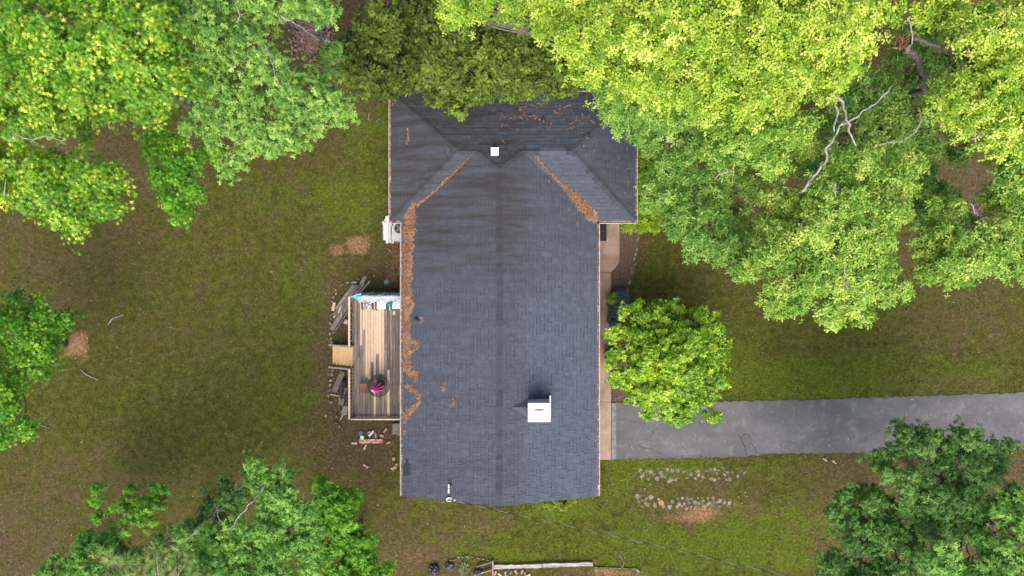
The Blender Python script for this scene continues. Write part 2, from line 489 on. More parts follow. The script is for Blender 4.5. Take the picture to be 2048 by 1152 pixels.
def vnoise(x, y, s, seed):
    """smooth value noise on arrays"""
    r = np.random.default_rng(seed)
    G = r.random((64, 64))
    u = x / s + 200.3; v = y / s + 200.7
    iu = np.floor(u).astype(int); iv = np.floor(v).astype(int)
    fu = u - iu; fv = v - iv
    fu = fu * fu * (3 - 2 * fu); fv = fv * fv * (3 - 2 * fv)
    a = G[iu % 64, iv % 64]; b_ = G[(iu + 1) % 64, iv % 64]
    c_ = G[iu % 64, (iv + 1) % 64]; d_ = G[(iu + 1) % 64, (iv + 1) % 64]
    return (a * (1 - fu) + b_ * fu) * (1 - fv) + (c_ * (1 - fu) + d_ * fu) * fv

# blobs of ground cover, in photograph pixels at ground level: x, y, rx, ry, strength
DIRT = [(330, 560, 330, 200, .32), (800, 500, 40, 90, .9), (680, 700, 60, 190, .85), (720, 880, 110, 80, .9), (790, 1010, 120, 40, .45), (90, 470, 260, 110, .55), (420, 470, 330, 200, .30), (60, 560, 190, 100, .5), (300, 620, 220, 120, .30), (130, 1000, 260, 130, .5),
        (540, 150, 200, 200, .7), (640, 60, 90, 90, .9), (760, 90, 260, 130, .9), (1050, 80, 260, 120, .9),
        (775, 560, 60, 90, .8), (690, 640, 55, 110, .75), (690, 800, 75, 90, .75), (740, 900, 90, 75, .75), (700, 970, 110, 60, .42),
        (850, 1060, 130, 70, .55), (820, 1130, 130, 50, .8), (960, 1150, 90, 30, .8), (1180, 1150, 90, 14, .7),
        (1000, 1045, 50, 16, .55), (960, 1058, 60, 14, .5), (1400, 980, 190, 45, .42), (1420, 1020, 170, 30, .6),
        (1620, 200, 420, 240, .75), (1930, 330, 220, 260, .85), (1700, 540, 300, 70, .42), (1930, 640, 170, 60, .5), (1450, 600, 200, 60, .25),
        (1290, 480, 26, 60, .6), (1390, 265, 80, 60, .9), (1530, 900, 120, 20, .35), (1720, 945, 110, 40, .7), (1850, 1030, 230, 160, .9),
        (1950, 930, 150, 50, .9), (560, 1070, 260, 130, .5), (240, 300, 200, 100, .75), (1900, 770, 160, 22, .4), (1560, 955, 110, 22, .35),
        (620, 1010, 60, 40, .5), (1250, 950, 30, 40, .2), (1290, 1060, 60, 30, .3)]
STRAW = [(716, 486, 21, 18, 1.0), (675, 502, 14, 13, .8), (792, 535, 18, 55, .55), (150, 695, 28, 28, .9), (1400, 1028, 42, 14, .85), (1345, 1034, 24, 9, .6),
         (960, 1062, 32, 9, .4), (1230, 1145, 60, 12, .65), (830, 1120, 60, 20, .35), (1450, 1010, 70, 16, .4), (1400, 262, 50, 22, .3), (760, 1030, 30, 22, .25)]
LUSH = [(1450, 1090, 330, 70, .6), (1330, 935, 130, 24, .6), (1000, 1080, 220, 60, .4), (500, 560, 160, 190, .25), (740, 250, 60, 90, .55), (700, 400, 80, 60, .55), (560, 380, 120, 70, .35), (620, 560, 70, 70, .45), (600, 690, 60, 130, .3), (570, 800, 90, 70, .4),
        (300, 800, 260, 110, .15), (1250, 960, 60, 60, .6), (1130, 1020, 90, 30, .7), (1000, 1110, 120, 24, .6), (850, 1010, 60, 26, .5), (1560, 1080, 170, 70, .75),
        (1350, 1090, 160, 50, .45), (1600, 760, 240, 50, .6), (1850, 740, 200, 40, .35), (1330, 540, 50, 90, .35), (1330, 890, 400, 16, .3), (1480, 700, 60, 70, .4),
        (790, 1005, 30, 20, .5), (1700, 640, 220, 60, .25), (1560, 935, 90, 26, .45), (1310, 945, 80, 20, .4), (1160, 1075, 80, 30, .4), (660, 450, 60, 40, .3)]

def cover(x, y):
    px = x * F / H + 1024; py = 576 - y * F / H
    wob = (vnoise(x, y, 1.3, 5) - .5) * 22 + (vnoise(x, y, .45, 6) - .5) * 12
    wob2 = (vnoise(x, y, 1.1, 8) - .5) * 22 + (vnoise(x, y, .4, 9) - .5) * 12
    outv = []
    for L in (DIRT, STRAW, LUSH):
        a = np.zeros_like(x)
        for (cx, cy, rx, ry, s) in L:
            k = min(1.0, min(rx, ry) / 30)
            d = np.sqrt(((px + wob * k - cx) / rx) ** 2 + ((py + wob2 * k - cy) / ry) ** 2)
            a = np.maximum(a, s * np.clip(1.6 - d, 0, 1))
        outv.append(a)
    far = np.clip((np.hypot(x / 1.75, y) - 16) / 4, 0, 1)
    outv[0] = np.maximum(outv[0], far * .7)
    return outv

def ground_z(x, y):
    return (vnoise(x, y, 2.2, 3) - .5) * .030 + (vnoise(x, y, .6, 4) - .5) * .012 - .012

xs = np.concatenate([[-700, -250, -90, -50], np.arange(-34, 34.01, .26), [50, 90, 250, 700]])
ys = np.concatenate([[-700, -250, -90, -40], np.arange(-21, 21.01, .26), [40, 90, 250, 700]])
gx, gy = np.meshgrid(xs, ys)
gz = ground_z(gx, gy)
nx_, ny_ = len(xs), len(ys)
vv = np.stack([gx.ravel(), gy.ravel(), gz.ravel()], 1)
idx = np.arange(nx_ * ny_).reshape(ny_, nx_)
quads = np.stack([idx[:-1, :-1].ravel(), idx[:-1, 1:].ravel(), idx[1:, 1:].ravel(), idx[1:, :-1].ravel()], 1)

def np_mesh(name, verts, faces, attrs=None, smooth=False):
    me = bpy.data.meshes.new(name)
    nf, k = faces.shape
    me.vertices.add(len(verts)); me.vertices.foreach_set('co', verts.astype(np.float32).ravel())
    me.loops.add(nf * k); me.loops.foreach_set('vertex_index', faces.astype(np.int32).ravel())
    me.polygons.add(nf); me.polygons.foreach_set('loop_start', np.arange(0, nf * k, k, dtype=np.int32))
    if smooth: me.polygons.foreach_set('use_smooth', np.ones(nf, dtype=bool))
    for an, av in (attrs or {}).items():
        a = me.attributes.new(an, 'FLOAT', 'POINT')
        a.data.foreach_set('value', np.ascontiguousarray(av, dtype=np.float32).ravel())
    me.update(calc_edges=True)
    return me

d_, s_, l_ = cover(vv[:, 0], vv[:, 1])
lawn = link('lawn', np_mesh('lawn', vv, quads, {'dirt': d_, 'straw': s_, 'lush': l_}, True), M['lawn'])
tag(lawn, 'patchy mossy lawn with bare brown earth around the house', 'lawn', kind='structure')

# driveway with ragged grassy edges, then its pale concrete apron strip
def edge(pts, jit, seed, step=.35):
    r = random.Random(seed); out = []
    for (a, b_) in zip(pts[:-1], pts[1:]):
        n = max(1, int((b_ - a).length / step))
        for i in range(n):
            p = a.lerp(b_, i / n)
            out.append(Vector((p.x + r.uniform(-jit, jit) * .4, p.y + r.uniform(-jit, jit), p.z)))
    out.append(pts[-1]); return out
top = edge([P(1232, 805), P(1450, 803), P(1700, 797), P(2048, 785), P(2500, 765)], .05, 1, .16)
bot = edge([P(2500, 884), P(2048, 899), P(1540, 908), P(1480, 914), P(1232, 918)], .06, 2, .16)
mb = MB(); mb.prism(list(reversed(top + bot)), -.12, .014)
drv = mb.build('driveway', M['asphalt'])
rc = random.Random(12); ckm = simple('crack_dirt', (.018, .016, .012), (.045, .04, .025), 9, .95, bmp=0)
for path, wd in (([(1478, 868), (1484, 880), (1490, 893), (1492, 912)], .05), ([(1502, 885), (1510, 897), (1513, 909)], .05), ([(1482, 876), (1488, 868), (1498, 870), (1503, 882)], .03), ([(1592, 806), (1593, 822), (1593, 838)], .025),
                 ([(1236, 838), (1262, 842), (1290, 850), (1312, 872)], .022), ([(1380, 880), (1400, 893), (1408, 910)], .02), ([(1740, 870), (1765, 858), (1800, 850)], .02)):
    q = []
    for a, b_ in zip(path[:-1], path[1:]):
        for i in range(5): q.append(P(a[0] + (b_[0] - a[0]) * i / 5 + rc.uniform(-1.3, 1.3), a[1] + (b_[1] - a[1]) * i / 5 + rc.uniform(-1.3, 1.3), .0175))
    m_ = MB(); vv_ = []
    for i, p_ in enumerate(q):
        d_c = (q[min(i + 1, len(q) - 1)] - q[max(i - 1, 0)]).normalized(); sd = V_perp = Vector((-d_c.y, d_c.x, 0)) * wd * rc.uniform(.3, .6)
        vv_ += [p_ - sd, p_ + sd]
    m_.add(vv_, [(2 * i, 2 * i + 1, 2 * i + 3, 2 * i + 2) for i in range(len(q) - 1)]); m_.build('crack', ckm, drv)
tag(drv, 'grey asphalt driveway running from the walkway to the right edge', 'driveway', kind='structure')
mb = MB(); mb.prism([P(1223, 919), P(1232, 918.5), P(1232, 806), P(1223, 806)], -.12, .03)
tag(mb.build('apron', simple('pale_apron_concrete', (.085, .085, .09), (.17, .17, .178), 4, .9)), 'pale concrete strip where the driveway meets the walkway', 'apron', kind='structure')

# walkway: a base and separate poured slabs with open joints
wk = empty('walkway', P(1208, 700), 'tan concrete walkway along the right side of the house', 'walkway'); wk['kind'] = 'structure'
xw0 = 3.55
def slab(poly):
    m_ = MB(); m_.prism(poly, -.1, .1); return m_.build('slab', M['concrete'], wk)
k1 = H / F
def gxy(px, py): return ((px - 1024) * (H - .1) / F, (576 - py) * (H - .1) / F)
slab([(xw0, gxy(0, 545)[1]), gxy(1222, 545), gxy(1239, 526), gxy(1239, 444), (xw0, gxy(0, 444)[1])])
for a, b_ in ((546, 675), (676, 803.5), (804.5, 919.5)):
    slab([(xw0, gxy(0, b_)[1]), gxy(1222, b_), gxy(1222, a), (xw0, gxy(0, a)[1])])
m_ = MB()
for a, b_ in (((1240.2, 446), (1240.2, 526.5)), ((1240, 527), (1223.4, 545.6)), ((1223.2, 546.5), (1223.2, 800))):
    m_.bar((*gxy(*a), .06), (*gxy(*b_), .06), .035, .13)
m_.build('edging', simple('dark_edging', (.05, .04, .03), (.12, .1, .08), 8, .9), wk)

# mulch bed right of the walkway
mul = [P(1241, 446), P(1241, 527), P(1225, 547), P(1225, 802), P(1250, 800), P(1262, 700), P(1248, 640), P(1256, 590), P(1268, 545), P(1275, 500), P(1283, 452)]
mb = MB(); mb.prism(mul, -.1, .02)
tag(mb.build('mulch_bed', M['mulch']), 'dark brown mulch bed between the walkway and the lawn', 'mulch bed', kind='structure')

# ------------------------------------------------------------------ house
EZ, RZ, WZ = 3.2, 4.81, 4.46
XL, XR, XM = -5.42, 4.23, -0.595           # main eaves, ridge
YS, YV = -10.3, 5.62                        # south gable, north end of main ridge
WL, WR, WT, WB = -5.99, 6.11, 9.65, 3.32    # cross wing rectangle
YW = 6.53                                   # wing ridge
AL, AR = -2.56, 2.86                        # hip apexes on the wing ridge
VL = XM - (RZ - WZ) / ((RZ - EZ) / (XM - XL)); VR = XM + (RZ - WZ) / ((RZ - EZ) / (XR - XM))
house = empty('house', (XM, 0, 0), 'long single storey house with dark slate grey shingle roof', 'house')

def V(*a): return Vector(a)
faces = {  # name: (polygon, start of eave line, along-eave unit)
    'west': [V(XL, WB, EZ), V(XL, YS, EZ), V(XM, YS, RZ), V(XM, YV, RZ), V(VL, YW, WZ)],
    'east': [V(XR, YS, EZ), V(XR, WB, EZ), V(VR, YW, WZ), V(XM, YV, RZ), V(XM, YS, RZ)],
    'north': [V(WR, WT, EZ), V(WL, WT, EZ), V(AL, YW, WZ), V(AR, YW, WZ)],
    'north_upper': [V(VR, YW, WZ), V(VL, YW, WZ), V(XM, YV, RZ)],
    'wing_west': [V(WL, WT, EZ), V(WL, WB, EZ), V(AL, YW, WZ)],
    'wing_east': [V(WR, WB, EZ), V(WR, WT, EZ), V(AR, YW, WZ)],
    'south_west': [V(WL, WB, EZ), V(XL, WB, EZ), V(VL, YW, WZ), V(AL, YW, WZ)],
    'south_east': [V(XR, WB, EZ), V(WR, WB, EZ), V(AR, YW, WZ), V(VR, YW, WZ)],
}
# roof deck: closed shell under the shingles
mb = MB()
for nm, poly in faces.items():
    n = len(poly)
    lo = [p - V(0, 0, .16) for p in poly]
    up = [p - V(0, 0, .012) for p in poly]
    mb.add(up + lo, [tuple(range(n)), tuple(reversed(range(n, 2 * n)))] + [(i, n + i, n + (i + 1) % n, (i + 1) % n) for i in range(n)])
roof = mb.build('roof', M['underlay'], house)

def roof_z(x, y):
    zs = []
    pm = (RZ - EZ) / (XM - XL)
    zm = min(EZ + (x - XL) * pm, EZ + (XR - x) * (RZ - EZ) / (XR - XM)) if YS <= y <= YV + 3 else -9
    zn = EZ + (WT - y) * (WZ - EZ) / (WT - YW)
    zsth = EZ + (y - WB) * (WZ - EZ) / (YW - WB)
    zw = EZ + (x - WL) * (WZ - EZ) / (AL - WL)
    ze = EZ + (WR - x) * (WZ - EZ) / (WR - AR)
    wing = min(zn, zsth, zw, ze)
    main = min(zm, zn)
    if WL <= x <= WR and WB <= y <= WT: return max(wing, main if XL <= x <= XR else -9)
    return zm
def RP(px, py, off=0.0):
    """pixel -> point on the roof"""
    z = 4.0
    for _ in range(8):
        p = P(px, py, z); z = roof_z(p.x, p.y)
    p = P(px, py, z + off); return p

def clip(poly, conv):
    """2-D convex clip (Sutherland-Hodgman), conv is counter-clockwise"""
    out = poly
    for i in range(len(conv)):
        a, b_ = conv[i], conv[(i + 1) % len(conv)]
        ex, ey = b_[0] - a[0], b_[1] - a[1]
        res = []
        for j in range(len(out)):
            p, q = out[j], out[(j + 1) % len(out)]
            sp = ex * (p[1] - a[1]) - ey * (p[0] - a[0]); sq = ex * (q[1] - a[1]) - ey * (q[0] - a[0])
            if sp >= 0: res.append(p)
            if (sp >= 0) != (sq >= 0):
                k = sp / (sp - sq); res.append((p[0] + (q[0] - p[0]) * k, p[1] + (q[1] - p[1]) * k))
        out = res
        if len(out) < 3: return []
    return out

rr = random.Random(5)
tabs = []          # (height above ground, vertices, faces, tone)
EXPO = .19
for nm, poly in faces.items():
    o = poly[0]; u = (poly[1] - poly[0]).normalized()
    nrm = (poly[1] - poly[0]).cross(poly[2] - poly[0]).normalized()
    if nrm.z < 0: nrm = -nrm
    v = nrm.cross(u)
    if v.z < 0: v = -v
    flat = [((p - o).dot(u), (p - o).dot(v)) for p in poly]
    ar = sum(flat[i][0] * flat[(i + 1) % len(flat)][1] - flat[(i + 1) % len(flat)][0] * flat[i][1] for i in range(len(flat)))
    if ar < 0: flat = flat[::-1]
    us = [p[0] for p in flat]; vsx = [p[1] for p in flat]
    rows = int(max(vsx) / EXPO) + 2
    for r_ in range(-1, rows):
        x = min(us) - rr.random() * .3
        row_t = rr.uniform(-.07, .07)
        while x < max(us):
            wd = rr.choice((.13, .16, .19, .22, .26, .30))
            raised = rr.random() < .5
            y0 = r_ * EXPO + (0.0 if not raised else -.012); y1 = (r_ + 1) * EXPO
            pg = clip([(x + .003, y0), (x + wd - .003, y0), (x + wd - .003, y1), (x + .003, y1)], flat)
            x += wd
            if len(pg) < 3: continue
            th = .026 if raised else .010
            tone = min(1, max(.2, rr.gauss(.5, .075) + row_t * .3))
            # the low (un-laminated) stretches carry the shingle's dark printed shadow band along their top
            pieces = [(pg, tone)]
            if not raised:
                hb = y1 - .042
                pieces = [(clip(pg, [(x - wd - 1, y0 - 1), (x + 1, y0 - 1), (x + 1, hb), (x - wd - 1, hb)]), tone), (clip(pg, [(x - wd - 1, hb), (x + 1, hb), (x + 1, y1 + 1), (x - wd - 1, y1 + 1)]), rr.uniform(.05, .2))]
            tv, tf, tt = [], [], []
            for pc, tn_ in pieces:
                if len(pc) < 3: continue
                n = len(pc); o0 = len(tv)
                tp = []; bt = []
                for (a, b_) in pc:
                    k = (b_ - r_ * EXPO) / EXPO
                    base = o + u * a + v * b_
                    tp.append(base + nrm * (.004 + th * (1.1 - k))); bt.append(base - nrm * .008)
                tv += tp + bt; tt += [tn_] * (2 * n)
                tf += [tuple(o0 + i for i in range(n))] + [(o0 + i, o0 + n + i, o0 + n + (i + 1) % n, o0 + (i + 1) % n) for i in range(n)]
            if not tv: continue
            cz = sum(p.z for p in tv) / len(tv)
            tabs.append((cz + (0 if len(pg) == 4 else -5) - abs(tv[0].y) * .08, tv, tf, tt))
tabs.sort(key=lambda q: -q[0])
bulk = MB()
for i, (cz, vv_, ff, tone) in enumerate(tabs):
    if i < 300:
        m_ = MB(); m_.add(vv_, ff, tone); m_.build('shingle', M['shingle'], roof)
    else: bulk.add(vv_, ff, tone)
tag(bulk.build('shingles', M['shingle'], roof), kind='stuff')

# ridge and hip caps: bent overlapping pieces
def fn(nm):
    p = faces[nm]; n = (p[1] - p[0]).cross(p[2] - p[0]).normalized()
    return n if n.z > 0 else -n
def cap_line2(a, b_, f1, f2, wd=.40, step=.27, lift=.035):
    a, b_ = Vector(a), Vector(b_)
    d = (b_ - a); L = d.length; d.normalize(); cnt = max(1, int(L / step))
    sides = []
    for f in (f1, f2):
        n = fn(f); s = d.cross(n).normalized()
        c = sum(faces[f], V(0, 0, 0)) / len(faces[f]) - (a + b_) / 2
        sides.append(s if s.dot(c) > 0 else -s)
    for i in range(cnt):
        p, q = a + d * (L * i / cnt), a + d * (L * (i + 1.0) / cnt - .004)
        vv_ = []
        for pt, lf in ((p, lift), (q, lift - .010)):
            c = pt + V(0, 0, lf)
            vv_ += [c + sides[0] * wd * .5, c + V(0, 0, .004), c + sides[1] * wd * .5]
        vv_ += [x - V(0, 0, .03) for x in vv_]
        m_ = MB()
        m_.add(vv_, [(0, 1, 4, 3), (1, 2, 5, 4), (6, 7, 1, 0), (7, 8, 2, 1), (3, 4, 10, 9), (4, 5, 11, 10), (0, 3, 9, 6), (2, 8, 11, 5)], rr.uniform(.08, .34))
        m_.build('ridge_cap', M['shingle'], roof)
cap_line2((XM, YS, RZ), (XM, YV, RZ), 'west', 'east', .36)
cap_line2((VL, YW, WZ), (XM, YV, RZ), 'west', 'north_upper', .36)
cap_line2((VR, YW, WZ), (XM, YV, RZ), 'east', 'north_upper', .36)
cap_line2((WL, WT, EZ), (AL, YW, WZ), 'north', 'wing_west', .36)
cap_line2((WL, WB, EZ), (AL, YW, WZ), 'south_west', 'wing_west', .36)
cap_line2((WR, WT, EZ), (AR, YW, WZ), 'north', 'wing_east', .36)
cap_line2((WR, WB, EZ), (AR, YW, WZ), 'south_east', 'wing_east', .36)
cap_line2((AL, YW, WZ), (VL, YW, WZ), 'north', 'south_west', .36)
cap_line2((VR, YW, WZ), (AR, YW, WZ), 'north', 'south_east', .36)

# walls, gutters, fascia
mb = MB()
mb.prism([(XL + .45, YS + .35), (XR - .45, YS + .35), (XR - .45, WB + .3), (XL + .45, WB + .3)], -.1, EZ - .05)
mb.add([V(XL + .45, YS + .35, EZ - .05), V(XR - .45, YS + .35, EZ - .05), V(XM, YS + .35, RZ - .2), V(XL + .45, YS + .5, EZ - .05), V(XR - .45, YS + .5, EZ - .05), V(XM, YS + .5, RZ - .2)],
       [(0, 1, 2), (5, 4, 3), (0, 2, 5, 3), (1, 4, 5, 2)])
mb.build('wall', M['brickwall'], house)
mb = MB(); mb.prism([(WL + .45, WB + .45), (WR - .45, WB + .45), (WR - .45, WT - .45), (WL + .45, WT - .45)], -.1, EZ - .05)
mb.build('wall', M['brickwall'], house)
GL = []
def gutter(a, b_, out):
    a, b_, out = V(*a), V(*b_), V(*out)
    m_ = MB()
    t_ = .009
    c0, c1 = a + out * .055, b_ + out * .055
    m_.bar(c0 + V(0, 0, -.13), c1 + V(0, 0, -.13), .11, .012)
    m_.bar(c0 + out * .055 + V(0, 0, -.075), c1 + out * .055 + V(0, 0, -.075), t_ * 2.6, .12)
    m_.bar(c0 - out * .05 + V(0, 0, -.08), c1 - out * .05 + V(0, 0, -.08), t_, .11)
    go = m_.build('gutter', M['gutter'], house)
    n_ = int((b_ - a).length * 60); rg = np.random.default_rng(int(abs(a.x * 91 + b_.y * 37)) + 1)
    ln = np.array([tuple(c0.lerp(c1, float(q_)) + out * float(rg.uniform(-.045, .04)) + V(0, 0, -.105 + .05 * float(rg.random()))) for q_ in rg.random(n_)])
    GL.append((go, ln))
gutter((XL, YS, EZ), (XL, WB - .13, EZ), (-1, 0, 0))
gutter((XR, YS, EZ), (XR, WB - .13, EZ), (1, 0, 0))
gutter((WL, WB - .1, EZ), (WL, WT + .1, EZ), (-1, 0, 0))
gutter((WR, WB - .1, EZ), (WR, WT + .1, EZ), (1, 0, 0))
gutter((WL, WT, EZ), (WR, WT, EZ), (0, 1, 0))
gutter((XR + .12, WB, EZ), (WR, WB, EZ), (0, -1, 0))
gutter((WL, WB, EZ), (XL - .12, WB, EZ), (0, -1, 0))
for xe in (XL, XR):
    m_ = MB(); m_.bar((xe, YS + .022, EZ - .13), (XM, YS + .022, RZ - .13), .03, .17); m_.build('rake_board', M['oldwood'], house)

# chimney with flat white cap, cricket and flashing
CZ = 5.5
ca, cb_ = P(1056, 844, CZ), P(1101, 806.5, CZ)
chim_z = 3.9
mb = MB(); mb.box(((ca.x + cb_.x) / 2, (ca.y + cb_.y) / 2, (chim_z + CZ - .04) / 2), (cb_.x - ca.x - .03, cb_.y - ca.y - .03, CZ - .04 - chim_z))
ch = mb.build('chimney', M['stucco'], house)
cx, cy = (ca.x + cb_.x) / 2, (ca.y + cb_.y) / 2
mb = MB(); hx, hy = (cb_.x - ca.x) / 2, (cb_.y - ca.y) / 2
mb.prism([(cx - hx, cy - hy), (cx + hx, cy - hy), (cx + hx, cy + hy), (cx - hx, cy + hy)], CZ - .12, CZ - .015)
n0 = len(mb.v)
mb.add([(cx - hx, cy - hy, CZ - .015), (cx + hx, cy - hy, CZ - .015), (cx + hx, cy + hy, CZ - .015), (cx - hx, cy + hy, CZ - .015),
        (cx - .2, cy + .02, CZ + .05), (cx + .2, cy + .02, CZ + .05), (cx + .2, cy + .16, CZ + .05), (cx - .2, cy + .16, CZ + .05)],
       [(0, 1, 5, 4), (1, 2, 6, 5), (2, 3, 7, 6), (3, 0, 4, 7), (4, 5, 6, 7)])
mb.build('chimney_cap', M['capmetal'], ch)
mb = MB(); mb.box((cx, cy - .05, CZ + .085), (.44, .30, .02)); mb.box((cx, cy + .085, CZ + .066), (.40, .05, .05), tone=.1)
mb.build('flue_lid', M['capmetal'], ch)
mb = MB(); mb.box((cx, cy + .125, CZ + .07), (.42, .035, .05)); mb.build('flue_slot', M['black'], ch)
cl = P(1023, 815, roof_z(-.1, -5.5) + .02)
bx0 = cx - hx + .01
zr = roof_z(bx0, cy)
tip = V(cl.x, cy + .1, roof_z(cl.x, cy) + .02)
mb = MB(); mb.add([tip, V(bx0, cy + .1, tip.z + .03), V(bx0, cy + hy, zr + .03), V(bx0, cy - hy, zr + .03)], [(0, 1, 2), (0, 3, 1), (1, 3, 2)], .5)
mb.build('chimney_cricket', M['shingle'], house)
mb = MB(); mb.box((cx + hx + .05, cy + .1, roof_z(cx + hx, cy) + .16), (.07, 1.0, .30)); mb.build('flashing', M['flash'], ch)

# roof vents and pipes
p = RP(990, 304); vent = MB(); vent.box((p.x, p.y, p.z + .11), (.34, .36, .24)); vo = vent.build('roof_vent', M['flash'], roof)
m_ = MB(); m_.box((p.x, p.y - .10, p.z + .245), (.37, .24, .03)); m_.box((p.x - .18, p.y + .1, p.z + .235), (.02, .2, .02)); m_.box((p.x + .18, p.y + .1, p.z + .235), (.02, .2, .02)); m_.build('vent_hood', M['white'], vo)
m_ = MB(); m_.box((p.x, p.y + .183, p.z + .12), (.30, .01, .16)); m_.build('vent_grille', M['flash'], vo)
for (px, py, r_) in ((1087, 240, .06), (833, 640, .065)):
    p = RP(px, py); m_ = MB(); m_.tube([p - V(0, 0, .1), p + V(0, 0, .32)], r_, 12); m_.lathe(p, [(r_ * 2.2, -.03), (r_ * 2.0, .06), (r_ * 1.05, .1)], 12)
    m_.build('vent_pipe', M['darkmetal'], roof)
# dark replacement shingles
def roof_patch(px0, py0, px1, py1, m, off=.035):
    q = [RP(px0, py1, off), RP(px1, py1, off), RP(px1, py0, off), RP(px0, py0, off)]
    m_ = MB(); m_.add(q + [a - V(0, 0, .03) for a in q], [(0, 1, 2, 3), (0, 4, 5, 1), (1, 5, 6, 2), (2, 6, 7, 3), (3, 7, 4, 0)]); m_.build('replacement_shingle', m, roof)
roof_patch(807, 928.5, 821, 940.5, M['patch']); roof_patch(807, 941, 821, 951, M['patch']); roof_patch(811.5, 917, 816, 928, M['patch'])
for a, b_ in ((1080, 1098), (1099, 1132)):
    q0, q1 = P(a, 297, WZ + .06), P(b_, 311, WZ + .06)
    ym = YW
    m_ = MB(); m_.add([V(q0.x, ym - .17, WZ + .0), V(q1.x, ym - .17, WZ + .0), V(q1.x, ym, WZ + .055), V(q0.x, ym, WZ + .055), V(q0.x, ym + .2, WZ - .01), V(q1.x, ym + .2, WZ - .01)],
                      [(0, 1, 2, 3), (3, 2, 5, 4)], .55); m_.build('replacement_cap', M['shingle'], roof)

# ------------------------------------------------------------------ scattered needles and leaves
def needles(name, pos, nrm, length, width, seed, mat, tone=None, jitter=.5, lay=.25):
    r = np.random.default_rng(seed); n = len(pos)
    a = r.random(n) * 2 * np.pi
    L = length * r.uniform(.5, 1.3, n); W = width * r.uniform(.6, 1.4, n)
    d = np.stack([np.cos(a), np.sin(a), r.normal(0, lay, n)], 1)
    d -= nrm * (d * nrm).sum(1, keepdims=True) * (1 - lay)
    d /= np.linalg.norm(d, axis=1, keepdims=True)
    s = np.cross(nrm + r.normal(0, .35, (n, 3)), d); s /= np.linalg.norm(s, axis=1, keepdims=True)
    v = np.stack([pos - d * L[:, None] / 2, pos + s * W[:, None] / 2, pos + d * L[:, None] / 2, pos - s * W[:, None] / 2], 1).reshape(-1, 3)
    f = np.arange(4 * n).reshape(n, 4)
    t = np.clip(r.random(n) * .95 + .25 * (vnoise(pos[:, 0], pos[:, 1], .3, seed) - .5), 0, 1) if tone is None else tone
    return np_mesh(name, v, f, {'tone': np.repeat(t, 4)})

for i_, (go, ln) in enumerate(GL):      # needles lying in the gutters
    tag(link('gutter_litter', needles('gutter_litter', ln, np.tile([[0., 0, 1.]], (len(ln), 1)), .11, .03, 300 + i_, None, np.random.default_rng(i_).random(len(ln)) * .8), M['litter'], go), kind='stuff')

def litter_path(path, dens, seed):
    """piles along capsules (px, py, half width px)"""
    r = random.Random(seed); out = []
    for (x0, y0, w0), (x1, y1, w1) in zip(path[:-1], path[1:]):
        L = math.hypot(x1 - x0, y1 - y0)
        n = int(dens * max(L, 2) * (w0 + w1))
        for _ in range(n):
            k = r.random(); q = r.uniform(-1, 1)
            wv = w0 + (w1 - w0) * k
            t_ = y0 + (y1 - y0) * k + .6 * (x0 + (x1 - x0) * k)
            wob = 1 + .22 * math.sin(.21 * t_ + seed) + .16 * math.sin(.57 * t_ + 2.1 * seed) + .10 * math.sin(1.3 * t_)
            if r.random() < .10: q *= r.uniform(1.0, 1.7)
            if r.random() < .35 * abs(q): continue
            nx, ny = -(y1 - y0) / max(L, .01), (x1 - x0) / max(L, .01)
            px = x0 + (x1 - x0) * k + nx * q * wv * wob; py = y0 + (y1 - y0) * k + ny * q * wv * wob
            if px < 806.5 and py > 443: px = 806.5 + r.random() * 3
            out.append((px, py, (1 - q * q)))
    return out
def litter_obj(name, paths, label, dens, seed, L=.085, W=.011, pile=.06):
    pts = []
    for i, pth in enumerate(paths): pts += litter_path(pth, dens, seed + i)
    r = random.Random(seed)
    pos = np.array([tuple(RP(a, b_, .02 + r.random() * pile * h + .012)) for a, b_, h in pts])
    nr = np.tile(np.array([[0., 0, 1.]]), (len(pos), 1))
    o = link(name, needles(name, pos, nr, L, W, seed, None), M['litter'])
    return tag(o, label, 'leaf litter', kind='stuff')
left = [[(829, 405, 4), (823, 420, 8), (819, 440, 11), (817, 470, 11), (815, 520, 10), (814, 560, 9), (813, 600, 10), (813, 640, 7), (812, 680, 9), (813, 720, 9), (814, 745, 7)],
        [(814, 595, 4), (822, 600, 3), (827, 604, 3), (824, 615, 3), (818, 630, 3)], [(820, 685, 5), (832, 680, 5), (834, 690, 5), (828, 700, 4), (818, 705, 5)],
        [(814, 745, 6), (824, 752, 4), (832, 742, 4), (833, 755, 4), (831, 765, 4)], [(808, 772, 4), (818, 770, 5), (824, 785, 4)], [(824, 778, 4), (836, 788, 5), (837, 806, 5), (826, 818, 5), (814, 826, 7), (809, 838, 6), (808, 848, 3)],
        [(809, 860, 1.5), (809, 870, 1.5)], [(842, 633, 2), (845, 640, 2.5), (840, 646, 2)]]
litter_obj('pine_needle_drift', left, 'rust brown leaf drift along the left eave of the roof', 2.6, 40)
litter_obj('pine_needle_drift', [[(942, 311, 1.5), (915, 338, 2), (890, 362, 2.5), (868, 384, 2.5), (850, 398, 2), (832, 412, 4)], [(815, 256, 1.5), (817, 275, 2), (813, 290, 2)]],
           'thin rust brown leaf line in the left roof valley', 1.7, 60)
litter_obj('pine_needle_drift', [[(1072, 312, 2), (1085, 330, 2), (1100, 345, 2), (1120, 366, 2), (1140, 386, 7), (1160, 405, 11), (1178, 425, 12), (1192, 440, 8)], [(1185, 440, 9), (1197, 438, 5)]],
           'wedge of rust brown leaves piled in the right roof valley', 2.6, 70)
